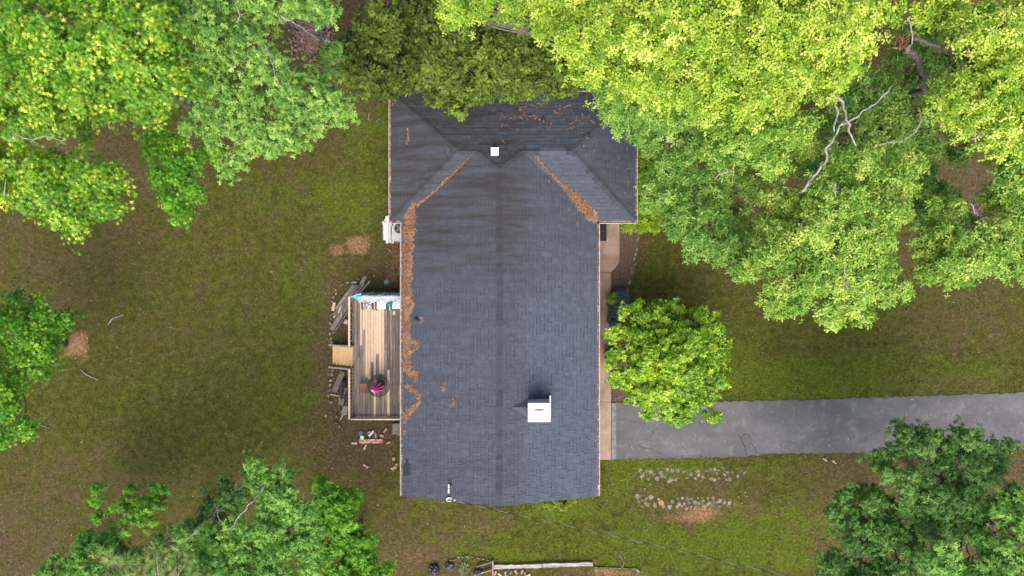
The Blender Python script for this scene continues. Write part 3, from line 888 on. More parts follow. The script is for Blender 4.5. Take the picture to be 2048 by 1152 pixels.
litter_obj('pine_needle_drift', [[(886, 764, 3), (889, 775, 4), (885, 782, 3)], [(905, 795, 3), (908, 803, 4), (903, 814, 3), (899, 808, 2)]], 'two small rust brown leaf clumps low on the left slope', 1.7, 80)
rq = random.Random(9); sc = []
for _ in range(42):
    x, y = rq.uniform(1005, 1185), rq.uniform(195, 262) if rq.random() < .8 else rq.uniform(262, 295)
    a = rq.uniform(-.6, .6) + (math.pi / 2 if rq.random() < .2 else 0); l = rq.uniform(2, 8); wv = rq.uniform(.8, 2.0)
    sc.append([(x - l * math.cos(a), y - l * math.sin(a), wv), (x + l * math.cos(a), y + l * math.sin(a) + 2, wv)])
for (x, y, l) in ((1235, 282, 4), (1254, 282, 3), (1237, 315, 6), (1254, 297, 4), (1236, 335, 4), (1256, 341, 4), (1258, 366, 4), (1248, 386, 4), (1250, 254, 8), (1188, 300, 2), (1098, 360, 5), (1139, 420, 5), (1156, 448, 5)):
    sc.append([(x, y - l, 1.2), (x + rq.uniform(-2, 2), y, 2), (x + rq.uniform(-3, 3), y + l, 1.2)])
litter_obj('pine_needle_scatter', sc, 'loose rust brown needles scattered over the shaded upper roof', 1.0, 90)

# ------------------------------------------------------------------ deck with stairs and railings
DZ = 1.0
deck = empty('deck', (-7, -3.6, 0), 'raised wooden deck with patched new boards along the left wall', 'deck')
def dk(px): return (px - 1024) * (H - DZ) / F
def dy(py): return (576 - py) * (H - DZ) / F
DX0, DY0, DY1 = dk(704.5), dy(591), dy(834)
COLW = 5.47 * (H - DZ) / F
SEG = {3: [(591, 691, 1), (691, 834, 0)], 4: [(591, 660, 1), (660, 834, 0)], 5: [(591, 755, 1), (755, 834, 0)], 6: [(591, 760, 1), (760, 834, 0)],
       7: [(591, 724, 1), (724, 790, 0), (790, 834, 0)], 8: [(591, 834, 1)], 9: [(591, 708, 1), (708, 772, 0), (772, 834, 0)], 10: [(591, 747, 1), (747, 834, 0)],
       11: [(591, 749, 1), (749, 834, 0)], 13: [(591, 740, 0), (740, 833, 1)], 0: [(591, 700, 0), (700, 834, 0)], 1: [(591, 640, 0), (640, 760, 0), (760, 834, 0)],
       2: [(591, 715, 0), (715, 834, 0)], 12: [(591, 700, 0), (700, 834, 0)], 14: [(591, 720, 0), (720, 834, 0)], 16: [(591, 660, 0), (660, 834, 0)], 17: [(591, 770, 0), (770, 834, 0)]}
rb = random.Random(3)
k = 0
while True:
    x0 = dk(703 + 5.47 * k); x1 = x0 + COLW
    if x0 > XL + .45: break
    x1 = min(x1, XL + .448)
    if x0 < DX0: x0 = DX0
    for (a, b_, new) in SEG.get(k, [(591, 834, 0)]):
        y0, y1 = dy(b_) + .003, dy(a) - .003
        m_ = MB(); dz = rb.uniform(-.003, .004)
        m_.box(((x0 + x1) / 2, (y0 + y1) / 2, DZ - .018 + dz), (x1 - x0 - .016, y1 - y0, .036))
        m_.build('board', M['newwood'] if new else M['greywood'], deck)
    k += 1
# frame below
for y in np.arange(DY1 + .1, DY0, .6):
    m_ = MB(); m_.box(((DX0 + XL + .45) / 2, y, DZ - .13), (XL + .44 - DX0, .045, .18)); m_.build('joist', M['oldwood'], deck)
for a, b_ in (((DX0 + .02, DY0), (DX0 + .02, DY1)), ((DX0, DY1 + .02), (XL + .44, DY1 + .02)), ((DX0, DY0 - .02), (XL + .44, DY0 - .02))):
    m_ = MB(); m_.bar((*a, DZ - .14), (*b_, DZ - .14), .04, .2); m_.build('rim_joist', M['oldwood'], deck)
for x in (DX0 + .08, -6.9, -5.6):
    for y in (DY0 - .1, (DY0 + DY1) / 2, DY1 + .1):
        m_ = MB(); m_.box((x, y, (DZ - .25) / 2), (.1, .1, DZ - .2)); m_.build('post', M['oldwood'], deck)
# railings
RH = DZ + .95
RX = DX0 + .06
def railing(a, b_, spacing, name, mtop, flat=.10):
    a, b_ = Vector(a), Vector(b_)
    d = (b_ - a); L = d.length
    m_ = MB(); m_.bar(a + V(0, 0, RH), b_ + V(0, 0, RH), flat, .035); rl = m_.build('top_rail', mtop, deck)
    m_ = MB(); m_.bar(a + V(0, 0, RH - .09), b_ + V(0, 0, RH - .09), .035, .08); m_.bar(a + V(0, 0, DZ + .09), b_ + V(0, 0, DZ + .09), .035, .08); m_.build('rail', M['greywood'], deck)
    n = int(L / spacing)
    for i in range(1, n):
        q = a + d * (i / n)
        m_ = MB(); m_.box((q.x, q.y, (DZ + RH) / 2 - .03), (.034, .034, RH - DZ - .1)); m_.build('baluster', M['palewood'], deck)
    for q in (a, b_):
        m_ = MB(); m_.box((q.x, q.y, (DZ + RH) / 2 - .03), (.088, .088, RH - DZ)); m_.build('post', M['greywood'], deck)
def dkr(py): return (576 - py) * (H - RH) / F
ST0, ST1 = dkr(694), dkr(738)
railing((RX, DY0 - .05, 0), (RX, ST0, 0), .26, 'left', M['railpaint'])
railing((RX, ST1, 0), (RX, DY1 + .06, 0), .18, 'left', M['railpaint'])
railing((RX + .1, DY1 + .05, 0), (XL + .40, DY1 + .05, 0), .18, 'bottom', M['railpaint'], .07)
railing((RX + .1, DY0 - .05, 0), (XL + .40, DY0 - .05, 0), .2, 'top', M['railpaint'], .07)
# stairs going down to the left
sy0, sy1 = ST0 - .02, ST1 + .02
NT = 5
for i in range(NT + 1):
    z = DZ - .17 * i
    x1 = DX0 + .08 - .225 * i; x0 = x1 - .205
    if i == 0: x0, x1, z = DX0 - .12, DX0 + .02, DZ + .0
    m_ = MB(); m_.box(((x0 + x1) / 2, (sy0 + sy1) / 2, z - .02), (x1 - x0, sy0 - sy1 - .06, .04)); m_.build('stair_tread', M['newtread'], deck)
for y in (sy0 - .03, sy1 + .03):
    m_ = MB(); m_.bar((DX0, y, DZ - .15), (DX0 - 1.2, y, .03), .04, .24); m_.build('stringer', M['oldwood'], deck)
for y in (ST0 + .02, ST1 - .02):
    m_ = MB(); m_.bar((RX, y, RH - .02), (RX - 1.32, y, .95), .09, .035); m_.build('stair_rail', M['greywood'], deck)
    m_ = MB(); m_.box((RX - 1.28, y, .46), (.088, .088, .95)); m_.build('post', M['greywood'], deck)
    for q in range(1, 5):
        kx = RX - 1.28 * q / 5; zt = RH - .04 - (RH - .95) * q / 5; zb = max(.05, DZ - .75 * q / 5 - .1)
        m_ = MB(); m_.box((kx, y, (zt + zb) / 2), (.034, .034, zt - zb)); m_.build('baluster', M['oldwood'], deck)

# round glass table with a closed magenta umbrella
TC = P(757, 772, 1.72)
tb = empty('patio_table', (TC.x, TC.y, DZ), 'round smoked glass patio table with dark rim under the magenta umbrella', 'table')
m_ = MB(); m_.lathe((TC.x, TC.y, 1.71), [(.04, 0), (.555, 0), (.555, .012), (.04, .012)], 40, close=False); m_.build('table_top', M['glass'], tb)
m_ = MB(); pts = [(TC.x + .565 * math.cos(t), TC.y + .565 * math.sin(t), 1.715) for t in np.linspace(0, 2 * math.pi, 41)]; m_.tube(pts, .017, 6); m_.build('rim', M['darkmetal'], tb, True)
for i in range(4):
    a = math.pi / 4 + i * math.pi / 2 + .1
    m_ = MB(); m_.tube([(TC.x + .55 * math.cos(a), TC.y + .55 * math.sin(a), 1.70), (TC.x + .40 * math.cos(a), TC.y + .40 * math.sin(a), 1.5), (TC.x + .5 * math.cos(a), TC.y + .5 * math.sin(a), DZ)], .016, 6)
    m_.build('leg', M['darkmetal'], tb)
ub = empty('patio_umbrella', (TC.x, TC.y, DZ), 'closed magenta patio umbrella standing through the glass table', 'umbrella')
m_ = MB(); m_.lathe((TC.x, TC.y, DZ), [(.19, 0), (.19, .03), (.1, .07), (.03, .1)], 24); m_.build('base', M['black'], ub)
m_ = MB(); m_.tube([(TC.x, TC.y, DZ + .05), (TC.x, TC.y, 3.32)], .021, 8); m_.build('pole', M['darkmetal'], ub)
nr = 9; prof = [(3.30, .03), (3.2, .075), (2.9, .14), (2.5, .22), (2.2, .29), (2.05, .33)]
vv_ = []; ff = []
for (z, r_) in prof:
    for i in range(nr * 2):
        a = math.pi * i / nr
        q = r_ * (1.2 if i % 2 == 0 else .55) * (1 + .16 * math.sin(3.1 * i + z * 2)); zz = z + (.05 * math.sin(i * 2.3) if z < 2.3 else 0)
        sw = .12 * (3.3 - z)
        vv_.append((TC.x + q * math.cos(a + sw), TC.y + q * math.sin(a + sw), zz))
for j in range(len(prof) - 1):
    for i in range(nr * 2):
        i2 = (i + 1) % (nr * 2); ff.append((j * nr * 2 + i, (j + 1) * nr * 2 + i, (j + 1) * nr * 2 + i2, j * nr * 2 + i2))
m_ = MB(); m_.add(vv_, ff); cv = m_.build('canopy', M['magenta'], ub)
pk = simple('pink_fold_highlight', (.72, .22, .46), (.85, .42, .62), 4, .6, bmp=0)  # painted highlights: pale pink tubes along the canopy's fold ridges
for i in range(0, nr * 2, 2):
    m_ = MB(); m_.tube([V(*vv_[j * nr * 2 + i]) for j in range(len(prof))], .009, 5); m_.build('fold_highlight', pk, cv)
m_ = MB(); m_.lathe((TC.x, TC.y, 3.28), [(.05, 0), (.06, .03), (.03, .08), (.008, .1)], 12); m_.build('finial', simple('pink_finial', (.7, .25, .45), (.75, .3, .5), 4, .5, bmp=0), ub)

def chair(name, cx_, cy_, rot, label, msling, mframe, wd=.52, dp=.5, back=.5, seat_h=.42, lean=.16):
    e = empty(name, (cx_, cy_, DZ), label, 'chair'); e.rotation_euler.z = rot
    def part(n, f, mt):
        m = MB(); f(m); m.build(n, mt, e, local=True)
    part('seat', lambda m: m.box((0, 0, seat_h), (wd - .05, dp - .04, .022)), msling)
    part('backrest', lambda m: m.bar((0, dp / 2, seat_h + .04), (0, dp / 2 + lean, seat_h + back), wd - .06, .02, up=(0, -1, .3)), msling)
    for sx in (-1, 1):
        x = sx * wd / 2
        part('side_frame', lambda m: m.tube([(x, -dp / 2, seat_h), (x, dp / 2, seat_h), (x * .96, dp / 2 + lean, seat_h + back), (x * .6, dp / 2 + lean + .01, seat_h + back + .05), (0, dp / 2 + lean + .01, seat_h + back + .06)], .014, 6), mframe)
        part('armrest', lambda m: m.bar((x, -dp / 2, seat_h + .22), (x, dp / 2 + .06, seat_h + .22), .045, .02), mframe)
        part('leg', lambda m: m.tube([(x, -dp / 2, seat_h + .22), (x, -dp / 2 - .02, 0)], .014, 6), mframe)
        part('leg', lambda m: m.tube([(x, dp / 2, seat_h + .2), (x, dp / 2 + .06, 0)], .014, 6), mframe)
    return e
q = P(727, 777, 1.42)
chair('red_patio_chair', q.x, q.y, R(-92), 'low rust red mesh chair pulled up to the glass table', M['redmesh'], M['redmesh'], .5, .36, .34, .42, .1)
for (px, mt, lb) in ((736, 'floral', 'patio chair with brown and white flowered sling, leftmost under the plastic sheet'), (763.5, 'offwhite', 'patio chair with plain off white sling, middle one under the plastic sheet'),
                     (794, 'floral_pale', 'patio chair with pale grey speckled sling, nearest the house under the plastic sheet')):
    q = P(px, 609, 1.42)
    chair('patio_chair', q.x, q.y, 0, lb, M[mt], M['darkmetal'], .56, .5, .42, .42, .10)['group'] = 'three patio chairs under the plastic sheet'
# boards standing between the chairs
for i, (px, lb) in enumerate(((748.5, 'tan board lying between the flowered and off white chairs, left one'), (752, 'tan board lying between the flowered and off white chairs, right one'))):
    a, b_ = P(px, 621, 1.1 + .02 * i), P(px, 602, 1.5)
    m_ = MB(); m_.bar((a.x, a.y, 1.02), (b_.x, b_.y, 1.55), .09, .03); tag(m_.build('board_offcut', M['oldwood'] if i else M['newwood']), lb, 'board', 'boards between the chairs')
q = P(780, 612, 1.2); m_ = MB(); m_.box((q.x, q.y, 1.15), (.05, .42, .3)); tag(m_.build('white_board', M['white']), 'narrow white board standing behind the teal bag on the deck', 'board')
q = P(788, 626, 1.02); m_ = MB(); m_.box((q.x, q.y, 1.022), (.13, .2, .03)); tag(m_.build('wood_offcut', M['newwood']), 'short new pine offcut lying in front of the speckled chair', 'board')

def crumple(name, c, r_, m, label, cat, seed, squash=.8, rough=.28, n=2, parent=None):
    rs = random.Random(seed)
    import bmesh
    bm = bmesh.new(); bmesh.ops.create_icosphere(bm, subdivisions=n + 1, radius=1)
    for v in bm.verts:
        k_ = 1 + rs.uniform(-rough, rough) * .7 + rough * .5 * math.sin(v.co.x * 4 + seed) * math.cos(v.co.y * 5)
        v.co = Vector((v.co.x * r_ * k_, v.co.y * r_ * k_, v.co.z * r_ * squash * k_)) + Vector(c)
    me = bpy.data.meshes.new(name); bm.to_mesh(me); bm.free()
    o = link(name, me, m, parent)
    return tag(o, label, cat) if label else o
q = P(779, 606, 1.5); crumple('teal_bag', (q.x, q.y, 1.28), .2, M['teal'], 'crumpled teal plastic bag between the white and speckled chairs', 'bag', 4, 1.25)

# plastic sheet thrown over the top railing
def sheet(name, x0, x1, y_rail, zr, prof, m, label, seed, amp=.05, nxs=70):
    r = np.random.default_rng(seed); n = len(prof)
    vv_ = []; ff = []
    ph = r.random(8) * 6
    for i in range(nxs + 1):
        x = x0 + (x1 - x0) * i / nxs
        for j, (dy_, dz_) in enumerate(prof):
            wv = amp * (math.sin(x * 9 + ph[0] + j) + .7 * math.sin(x * 17 + ph[1] + j * 1.7) + .5 * math.sin(x * 31 + ph[2]))
            kk = abs(j - n * .45) / n * 1.6
            vv_.append((x + .03 * math.sin(j * 2 + x * 7), y_rail + dy_ + wv * kk, zr + dz_ + abs(wv) * .45 * (1 if j else 0) + r.uniform(-.008, .008)))
    for i in range(nxs):
        for j in range(n - 1): ff.append((i * n + j, (i + 1) * n + j, (i + 1) * n + j + 1, i * n + j + 1))
    m_ = MB(); m_.add(vv_, ff); o = m_.build(name, m, None, True)
    sm = o.modifiers.new('thickness', 'SOLIDIFY'); sm.thickness = .006
    return tag(o, label, 'plastic sheet')
yr = DY0 - .05
sheet('teal_tarp', RX + .35, XL + .2, yr, RH + .03, [(.20, -.75), (.17, -.45), (.10, -.15), (.06, .02), (0, .035), (-.05, .01), (-.12, -.08), (-.2, -.2)], M['teal'], 'teal tarp showing under the edge of the white plastic', 3, .035)
sheet('plastic_sheet', RX + .47, XL + .3, yr, RH + .075, [(.21, -.6), (.16, -.35), (.11, -.12), (.065, .02), (0, .04), (-.06, .02), (-.13, -.05), (-.19, -.12), (-.24, -.2), (-.29, -.27)], M['plastic'], 'crumpled white plastic sheet draped over the top deck railing', 7, .05)
m_ = MB(); a = P(704, 594, RH + .06); b_ = P(724, 604, RH - .1); c_ = P(722, 586, RH + .09); d0 = P(708, 590, RH + .08); e0 = P(724, 595, RH + .02)
m_.add([a, e0, c_, d0, b_], [(0, 4, 1), (0, 1, 3), (3, 1, 2)]); o_ = m_.build('teal_tarp_corner', M['teal']); o_.modifiers.new('t', 'SOLIDIFY').thickness = .008
tag(o_, 'pointed teal tarp corner folded over the left end of the top railing', 'tarp')

# ------------------------------------------------------------------ yard things left of the house
AC = empty('air_conditioner', P(796, 462, 0), 'grey outdoor air conditioner with round fan beside the left wall', 'air conditioner')
a0, a1 = P(786, 480.5, .85), P(811, 443.5, .85)
acx, acy = (a0.x + a1.x) / 2, (a0.y + a1.y) / 2; aw, ad = a1.x - a0.x, a1.y - a0.y
m_ = MB(); m_.box((acx, acy, .04), (aw + .12, ad + .12, .08)); m_.build('pad', M['concrete'], AC)
m_ = MB()
for i in range(12): m_.box((acx, acy, .14 + i * .055), (aw - .01 + (.02 if i % 2 else 0), ad - .01 + (.02 if i % 2 else 0), .05))
m_.build('cabinet', M['acmetal'], AC)
fc = P(798.5, 456.5, .85); fr = .27
m_ = MB()
ring = 28; vv_ = []; ff = []
for i in range(ring):
    t = 2 * math.pi * i / ring; cx2, sy2 = math.cos(t), math.sin(t)
    sc_ = min((aw / 2) / max(abs(cx2), 1e-6), (ad / 2) / max(abs(sy2), 1e-6))
    vv_ += [(acx + cx2 * sc_, acy + sy2 * sc_, .83), (fc.x + fr * cx2, fc.y + fr * sy2, .85), (fc.x + fr * cx2, fc.y + fr * sy2, .80), (acx + cx2 * sc_, acy + sy2 * sc_, .80)]
for i in range(ring):
    j = (i + 1) % ring
    for k_ in range(3): ff.append((i * 4 + k_, j * 4 + k_, j * 4 + k_ + 1, i * 4 + k_ + 1))
m_.add(vv_, ff); m_.build('top_cover', M['acmetal'], AC)
m_ = MB(); m_.lathe((fc.x, fc.y, .805), [(.001, 0), (fr, 0), (fr, .004)], 24, close=False); fan = m_.build('fan_well', M['black'], AC)
m_ = MB(); m_.lathe((fc.x, fc.y, .81), [(.07, 0), (.07, .025), (.05, .03)], 16)
for i in range(4):
    a = i * math.pi / 2 + .5; m_.bar((fc.x + .05 * math.cos(a), fc.y + .05 * math.sin(a), .818), (fc.x + .23 * math.cos(a + .3), fc.y + .23 * math.sin(a + .3), .818), .11, .006)
m_.build('fan_blades', simple('fan_grey', (.06, .08, .08), (.12, .15, .15), 6, .5), AC)
m_ = MB()
for r_ in (.08, .15, .22):
    m_.tube([(fc.x + r_ * math.cos(t), fc.y + r_ * math.sin(t), .855) for t in np.linspace(0, 2 * math.pi, 21)], .004, 4)
m_.build('grille', M['darkmetal'], AC)

wb = [(781, 430, 782, 486, .14), (777.5, 431, 778, 484, .13), (773.5, 432, 774.5, 487, .14), (770.5, 438, 772, 481, .12), (766, 443, 775, 470, .13), (769, 455, 769.5, 480, .12), (784.5, 452, 785.5, 487, .12)]
for i, (x0, y0, x1, y1, wd) in enumerate(wb):
    z = .16 + .07 * (i % 3) + (.06 if i == 4 else 0)
    a, b_ = P(x0, y0, z), P(x1, y1, z)
    m_ = MB(); m_.bar(a, b_, wd, .03)
    nm = ['beside the air conditioner, longest of the pile', 'second board out from the air conditioner', 'third board out from the air conditioner', 'fourth board out from the air conditioner', 'sticking out slanted from the left of the pile', 'shortest, on the outer edge of the pile', 'tucked right against the air conditioner'][i]
    tag(m_.build('white_board', M['white']), 'white board ' + nm, 'board', 'white boards piled by the air conditioner')
m_ = MB(); c0 = P(775, 460, .05); m_.box((c0.x, c0.y, .06), (.5, 1.1, .12)); tag(m_.build('pallet_block', M['oldwood']), 'low wood support under the pile of white boards', 'support')

# planks stacked left of the deck: (x0,y0,x1,y1 in pixels, width m, material, label)
PL = [(731.5, 552.5, 711, 588, .19, 'oldwood', 'wide grey plank sticking out furthest at the top of the pile'),
      (740, 562, 722, 584, .07, 'palewood', 'thin pale batten at the top right end of the plank pile'),
      (728.5, 567, 718, 586, .10, 'oldwood', 'short grey plank between the wide top plank and thin batten'),
      (707.5, 570, 672, 619, .17, 'oldwood', 'long grey plank on the left of the pile beside the stone edging'),
      (716, 570, 669, 631, .22, 'oldwood', 'widest dark plank down the middle of the pile'),
      (705, 594, 663, 660, .23, 'oldwood', 'broad plank at the lower end of the pile, nearest the stairs'),
      (698, 620, 671, 661, .06, 'oldwood', 'thin dark batten along the right of the lower pile'),
      (669, 605, 665.5, 622, .15, 'palewood', 'short pinkish board beside the stones left of the pile'),
      (682, 612, 677, 626, .08, 'palewood', 'small pale scrap lying across the middle of the pile'),
      (683, 621, 682.5, 637, .05, 'palewood', 'thin pale stick lying upright on the pile'),
      (681, 625, 668, 645, .08, 'oldwood', 'narrow grey plank left of the thin pale stick'),
      (672, 627, 667, 636, .10, 'palewood', 'pale stub of board at the left edge of the pile'),
      (659, 633, 684, 613, .05, 'oldwood', 'thin weathered stake crossing the left end of the pile'),
      (694, 640, 690, 648, .2, 'palewood', 'square tan wood block between the pile and the railing'),
      (685.5, 743, 668, 784, .28, 'oldwood', 'wide grey plank lying below the stairs'),
      (681, 766, 679.5, 809, .13, 'oldwood', 'grey plank lying under the black hose'),
      (692, 776, 683.5, 812, .12, 'oldwood', 'grey plank against the lower railing beside the hose'),
      (693, 805, 682, 826, .04, 'oldwood', 'thin dark strip below the hose'),
      (691, 812, 689, 830, .25, 'oldwood', 'wide short plank at the lower corner of the deck'),
      (660, 788.5, 678, 792.5, .05, 'palewood', 'thin pale stick pointing left from the hose'),
      (681, 840, 693, 815, .04, 'palewood', 'thin pale stick at the bottom corner of the deck')]
for i, (x0, y0, x1, y1, wd, mt, lb) in enumerate(PL):
    z = .07 + .03 * (i % 5) + (.06 if i in (8, 9, 12) else 0)
    m_ = MB(); m_.bar(P(x0, y0, z), P(x1, y1, z + .01), wd, .035)
    tag(m_.build('plank', M[mt]), lb, 'plank', 'loose planks beside the deck')

def stone_mesh(c, rx, ry, h, rot, seed, mb=None):
    rs = random.Random(seed); n = rs.choice((5, 5, 6, 7))
    tp = []; bt = []; md = []
    for i in range(n):
        t = 2 * math.pi * (i + rs.uniform(-.28, .28)) / n; q = rs.uniform(.7, 1.2)
        x, y = rx * q * math.cos(t), ry * q * math.sin(t)
        X, Y = x * math.cos(rot) - y * math.sin(rot), x * math.sin(rot) + y * math.cos(rot)
        bt.append((c[0] + X, c[1] + Y, -.08)); md.append((c[0] + X, c[1] + Y, h * .4)); tp.append((c[0] + X * .86, c[1] + Y * .86, h * rs.uniform(.85, 1.15)))
    m_ = mb or MB()
    ff = [(i, (i + 1) % n, n + (i + 1) % n, n + i) for i in range(n)] + [(n + i, n + (i + 1) % n, 2 * n + (i + 1) % n, 2 * n + i) for i in range(n)] + [tuple(range(2 * n, 3 * n))]
    return m_.add(bt + md + tp, ff)
def edging(name, stones, label, hgt=.09, mat='stone'):
    e = empty(name, P(stones[0][0], stones[0][1]), label, 'stone edging')
    for i, s in enumerate(stones):
        c = P(s[0], s[1], .05); rx = s[2] * k1; ry = s[3] * k1
        stone_mesh(c, rx, ry, hgt, R(s[4]), i * 7 + len(stones)).build('stone', M[s[5] if len(s) > 5 else mat], e)
edging('stone_edging', [(683, 570.5, 5, 2.6, 20), (672, 580, 3.6, 2.6, 60), (672, 588, 4.4, 2.2, 50), (667, 594.5, 3.6, 2, 55), (664.5, 603, 3.4, 2.2, 70), (663, 615, 3, 2, 60), (662, 638, 4, 2.6, 60), (661, 647, 4.2, 2.6, -50),
       (660, 667, 5, 2.4, 85), (662, 678, 4.5, 2, 80), (695.5, 565, 5, 2, 25), (708, 564.5, 7, 3, 0), (717, 558, 4, 2, -10), (664, 685, 4, 3, 20)], 'curved row of pale stones round the upper plank pile')
edging('stone_edging', [(664, 749.5, 4, 3, 70), (662, 761, 4.5, 3.2, 80), (660, 770, 3.5, 2.6, 60), (659, 780, 5, 2.6, 55), (657, 792, 4, 2, -70), (659, 803, 4, 2.6, 80), (663, 805, 3.6, 2, 55), (673.5, 833, 3, 2.4, 80), (663, 824, 2.6, 1.6, 70), (672, 846, 4.5, 2.4, -10), (665, 741, 4, 3, 80)],
       'loose row of pale stones beside the hose below the stairs')
for (x, y, rx, ry, a, lb) in ((652, 831, 4.6, 2.6, 60, 'pale wedge shaped stone lying alone on the grass left of the deck'), (679.5, 853, 4.4, 1.6, 85, 'narrow pale stone below the lower left deck corner')):
    tag(stone_mesh(P(x, y), rx * k1, ry * k1, .07, R(a), int(x)).build('stone', M['stone']), lb, 'stone')

# black hose coil
m_ = MB(); pts = []
hc = P(686, 781, .16)
for i in range(64):
    t = i / 63 * 2 * math.pi * 2.3
    r_ = .38 - .05 * (i / 63) * 4 + .05 * math.sin(t * .7)
    pts.append((hc.x + r_ * math.cos(t + 2), hc.y + r_ * math.sin(t + 2) * 1.05, .17 + .015 * math.sin(t * 3) + .0006 * i))
m_.tube(pts, .025, 6); tag(m_.build('hose', M['black'], None, True), 'black hose coiled on the planks below the stairs', 'hose')
q = P(688, 764, .2); crumple('black_sack', (q.x, q.y, .2), .13, M['black'], 'small black sack at the top of the hose coil', 'sack', 8)

# bricks and scraps below the deck
def slabthing(name, px, py, l, wd, ang, m, label, cat, h=.065, z=0, group=None):
    c = P(px, py, h + z); m_ = MB(); rot = Matrix.Rotation(R(ang), 3, 'Z')
    m_.box((c.x, c.y, z + h / 2 - .005), (l, wd, h + .01), rot, taper=.97)
    return tag(m_.build(name, M[m]), label, cat, group)
slabthing('painted_board', 742, 882.5, 1.27, .235, 1, 'redpaint', 'cream board with flaking red paint below the deck', 'board', .04)
c = P(724, 875.5, .1); m_ = MB(); m_.lathe((c.x, c.y, .055), [(.02, 0), (.10, 0), (.11, .03), (.10, .035), (.085, .02), (.001, .02)], 24); tag(m_.build('plastic_frisbee', M['lime']), 'pale green plastic disc on the flaking red board', 'disc')
q = P(721.5, 866, .05); crumple('blue_rag', (q.x, q.y, .03), .12, M['blue'], 'crumpled blue plastic scrap above the pale green disc', 'scrap', 12, .4)
BR = [(708.5, 887, .3, .11, -4, 'lying alone left of the red board'), (730, 894.5, .30, .1, 62, 'slanting below the red board'), (777, 885.5, .24, .12, 25, 'just right of the red board'),
      (770.5, 861, .32, .1, 55, 'long and slanting above the right end of the red board'), (763.5, 872, .2, .12, -20, 'at the foot of the long slanting brick'), (751, 871, .28, .1, 95, 'standing upright to the middle of the red board'),
      (738.5, 865.5, .2, .14, 10, 'partly under the white shard'), (799, 868.5, .22, .11, 5, 'close to the house wall near the deck'), (787, 918, .18, .13, 80, 'highest of the broken ones near the house corner'),
      (784.5, 938, .17, .12, -35, 'leftmost of the broken ones near the house corner'), (789.5, 935.5, .16, .11, -30, 'middle of the broken ones near the house corner'), (793, 929.5, .14, .11, 40, 'nearest the wall of the broken ones'),
      (728.5, 930.5, .17, .1, -35, 'left half of a broken pair on the bare earth'), (734, 934, .15, .12, -35, 'right half of a broken pair on the bare earth')]
for (x, y, l, wd, a, lb) in BR: slabthing('brick', x, y, l, wd, a, 'brick', 'pinkish brick ' + lb, 'brick', .06, 0, 'loose bricks below the deck')
slabthing('white_shard', 742.5, 867.5, .4, .11, 48, 'white', 'white board shard on the bricks below the deck', 'board', .03, .06)
e = slabthing('concrete_block', 794, 858, .5, .6, 0, 'stone', 'square mossy concrete block by the wall below the deck', 'block', .12)
q = P(773, 564, .1); m_ = MB(); m_.lathe((q.x, q.y, 0), [(.14, 0), (.15, .04), (.10, .06), (.09, .09), (.001, .1)], 16); tag(m_.build('drain_cap', simple('green_plastic', (.05, .16, .10), (.12, .3, .2), 9, .5)), 'small green round cap in the shaded earth above the deck', 'cap')

# ------------------------------------------------------------------ stones right and below
edging('stone_edging', [(1271, 461, 2.4, 5.5, -8), (1277, 464, 3, 6.5, -10), (1275, 478, 3, 5, -20), (1273.5, 500, 2, 5, 0), (1271, 508, 2.4, 4.5, -25), (1268.5, 518, 3, 4, -20), (1270.5, 529, 2, 5, -30), (1264, 536, 3.5, 2.6, 20), (1263.5, 544, 3, 4.6, 0),
       (1264.8, 552, 2, 3.5, 0), (1259, 565, 2, 6, -10), (1254, 580, 3, 4.5, -20), (1249, 800, 4, 3, 0)], 'line of pale stones between the mulch bed and the lawn')
rs = random.Random(21)
def stone_row(x0, x1, y0, y1, n, slope, seed, big):
    r = random.Random(seed); L = []
    tries = 0
    while len(L) < n and tries < 9000:
        tries += 1
        k_ = r.random(); x = x0 + (x1 - x0) * k_; y = r.uniform(y0, y1) + slope * k_
        rx = r.uniform(3.2, 7.4) * (1.08 - .4 * k_); ry = rx * r.uniform(.65, .95)
        if all(math.hypot(x - q[0], (y - q[1])) > (rx + q[2]) * .70 for q in L): L.append((x, y, rx, ry, r.uniform(0, 180)))
    return L + big
edging('stone_row', stone_row(1278, 1496, 938, 962, 50, -3, 31, [(1315, 957.5, 6, 5, 5), (1339, 963, 6, 5.2, 30), (1422, 957, 6, 5, 10)]), 'upper of the two rows of flat stones in the grass below the driveway', .014, 'flagstone')
edging('stone_row', stone_row(1278, 1470, 994, 1014, 44, 2, 32, [(1322, 1006, 7.5, 6.5, 20, 'rusty_stone'), (1418, 1006, 6.5, 5, 15), (1374, 1017, 4.5, 3.5, 30)]), 'lower of the two rows of flat stones, one stone orange', .014, 'flagstone')
for (x, y, lb) in ((1289, 977, 'small pale stone alone between the two stone rows'), (1300, 968, 'tiny pale stone just below the upper stone row'), (1477, 993, 'pale stone at the right end of the lower stone row'), (1492, 992, 'flat pale stone beyond the right end of the lower row')):
    tag(stone_mesh(P(x, y), .08, .06, .05, x, int(x)).build('stone', M['stone']), lb, 'stone')
# small yellow-white chips by the driveway edge
for i, (x, y, lb) in enumerate(((1650, 920, 'white broken stick left of the driveway tree'), (1668, 924, 'white forked stick just below the driveway edge'))):
    m_ = MB(); a = P(x - 4, y - 3, .03); b_ = P(x + 4, y + 3, .03); c_ = P(x + 2, y - 4, .03)
    m_.tube([a, a.lerp(b_, .5) + V(0, 0, .02), b_], .03, 5); m_.tube([a.lerp(b_, .5), c_], .02, 5); tag(m_.build('stick', M['palewood']), lb, 'stick')

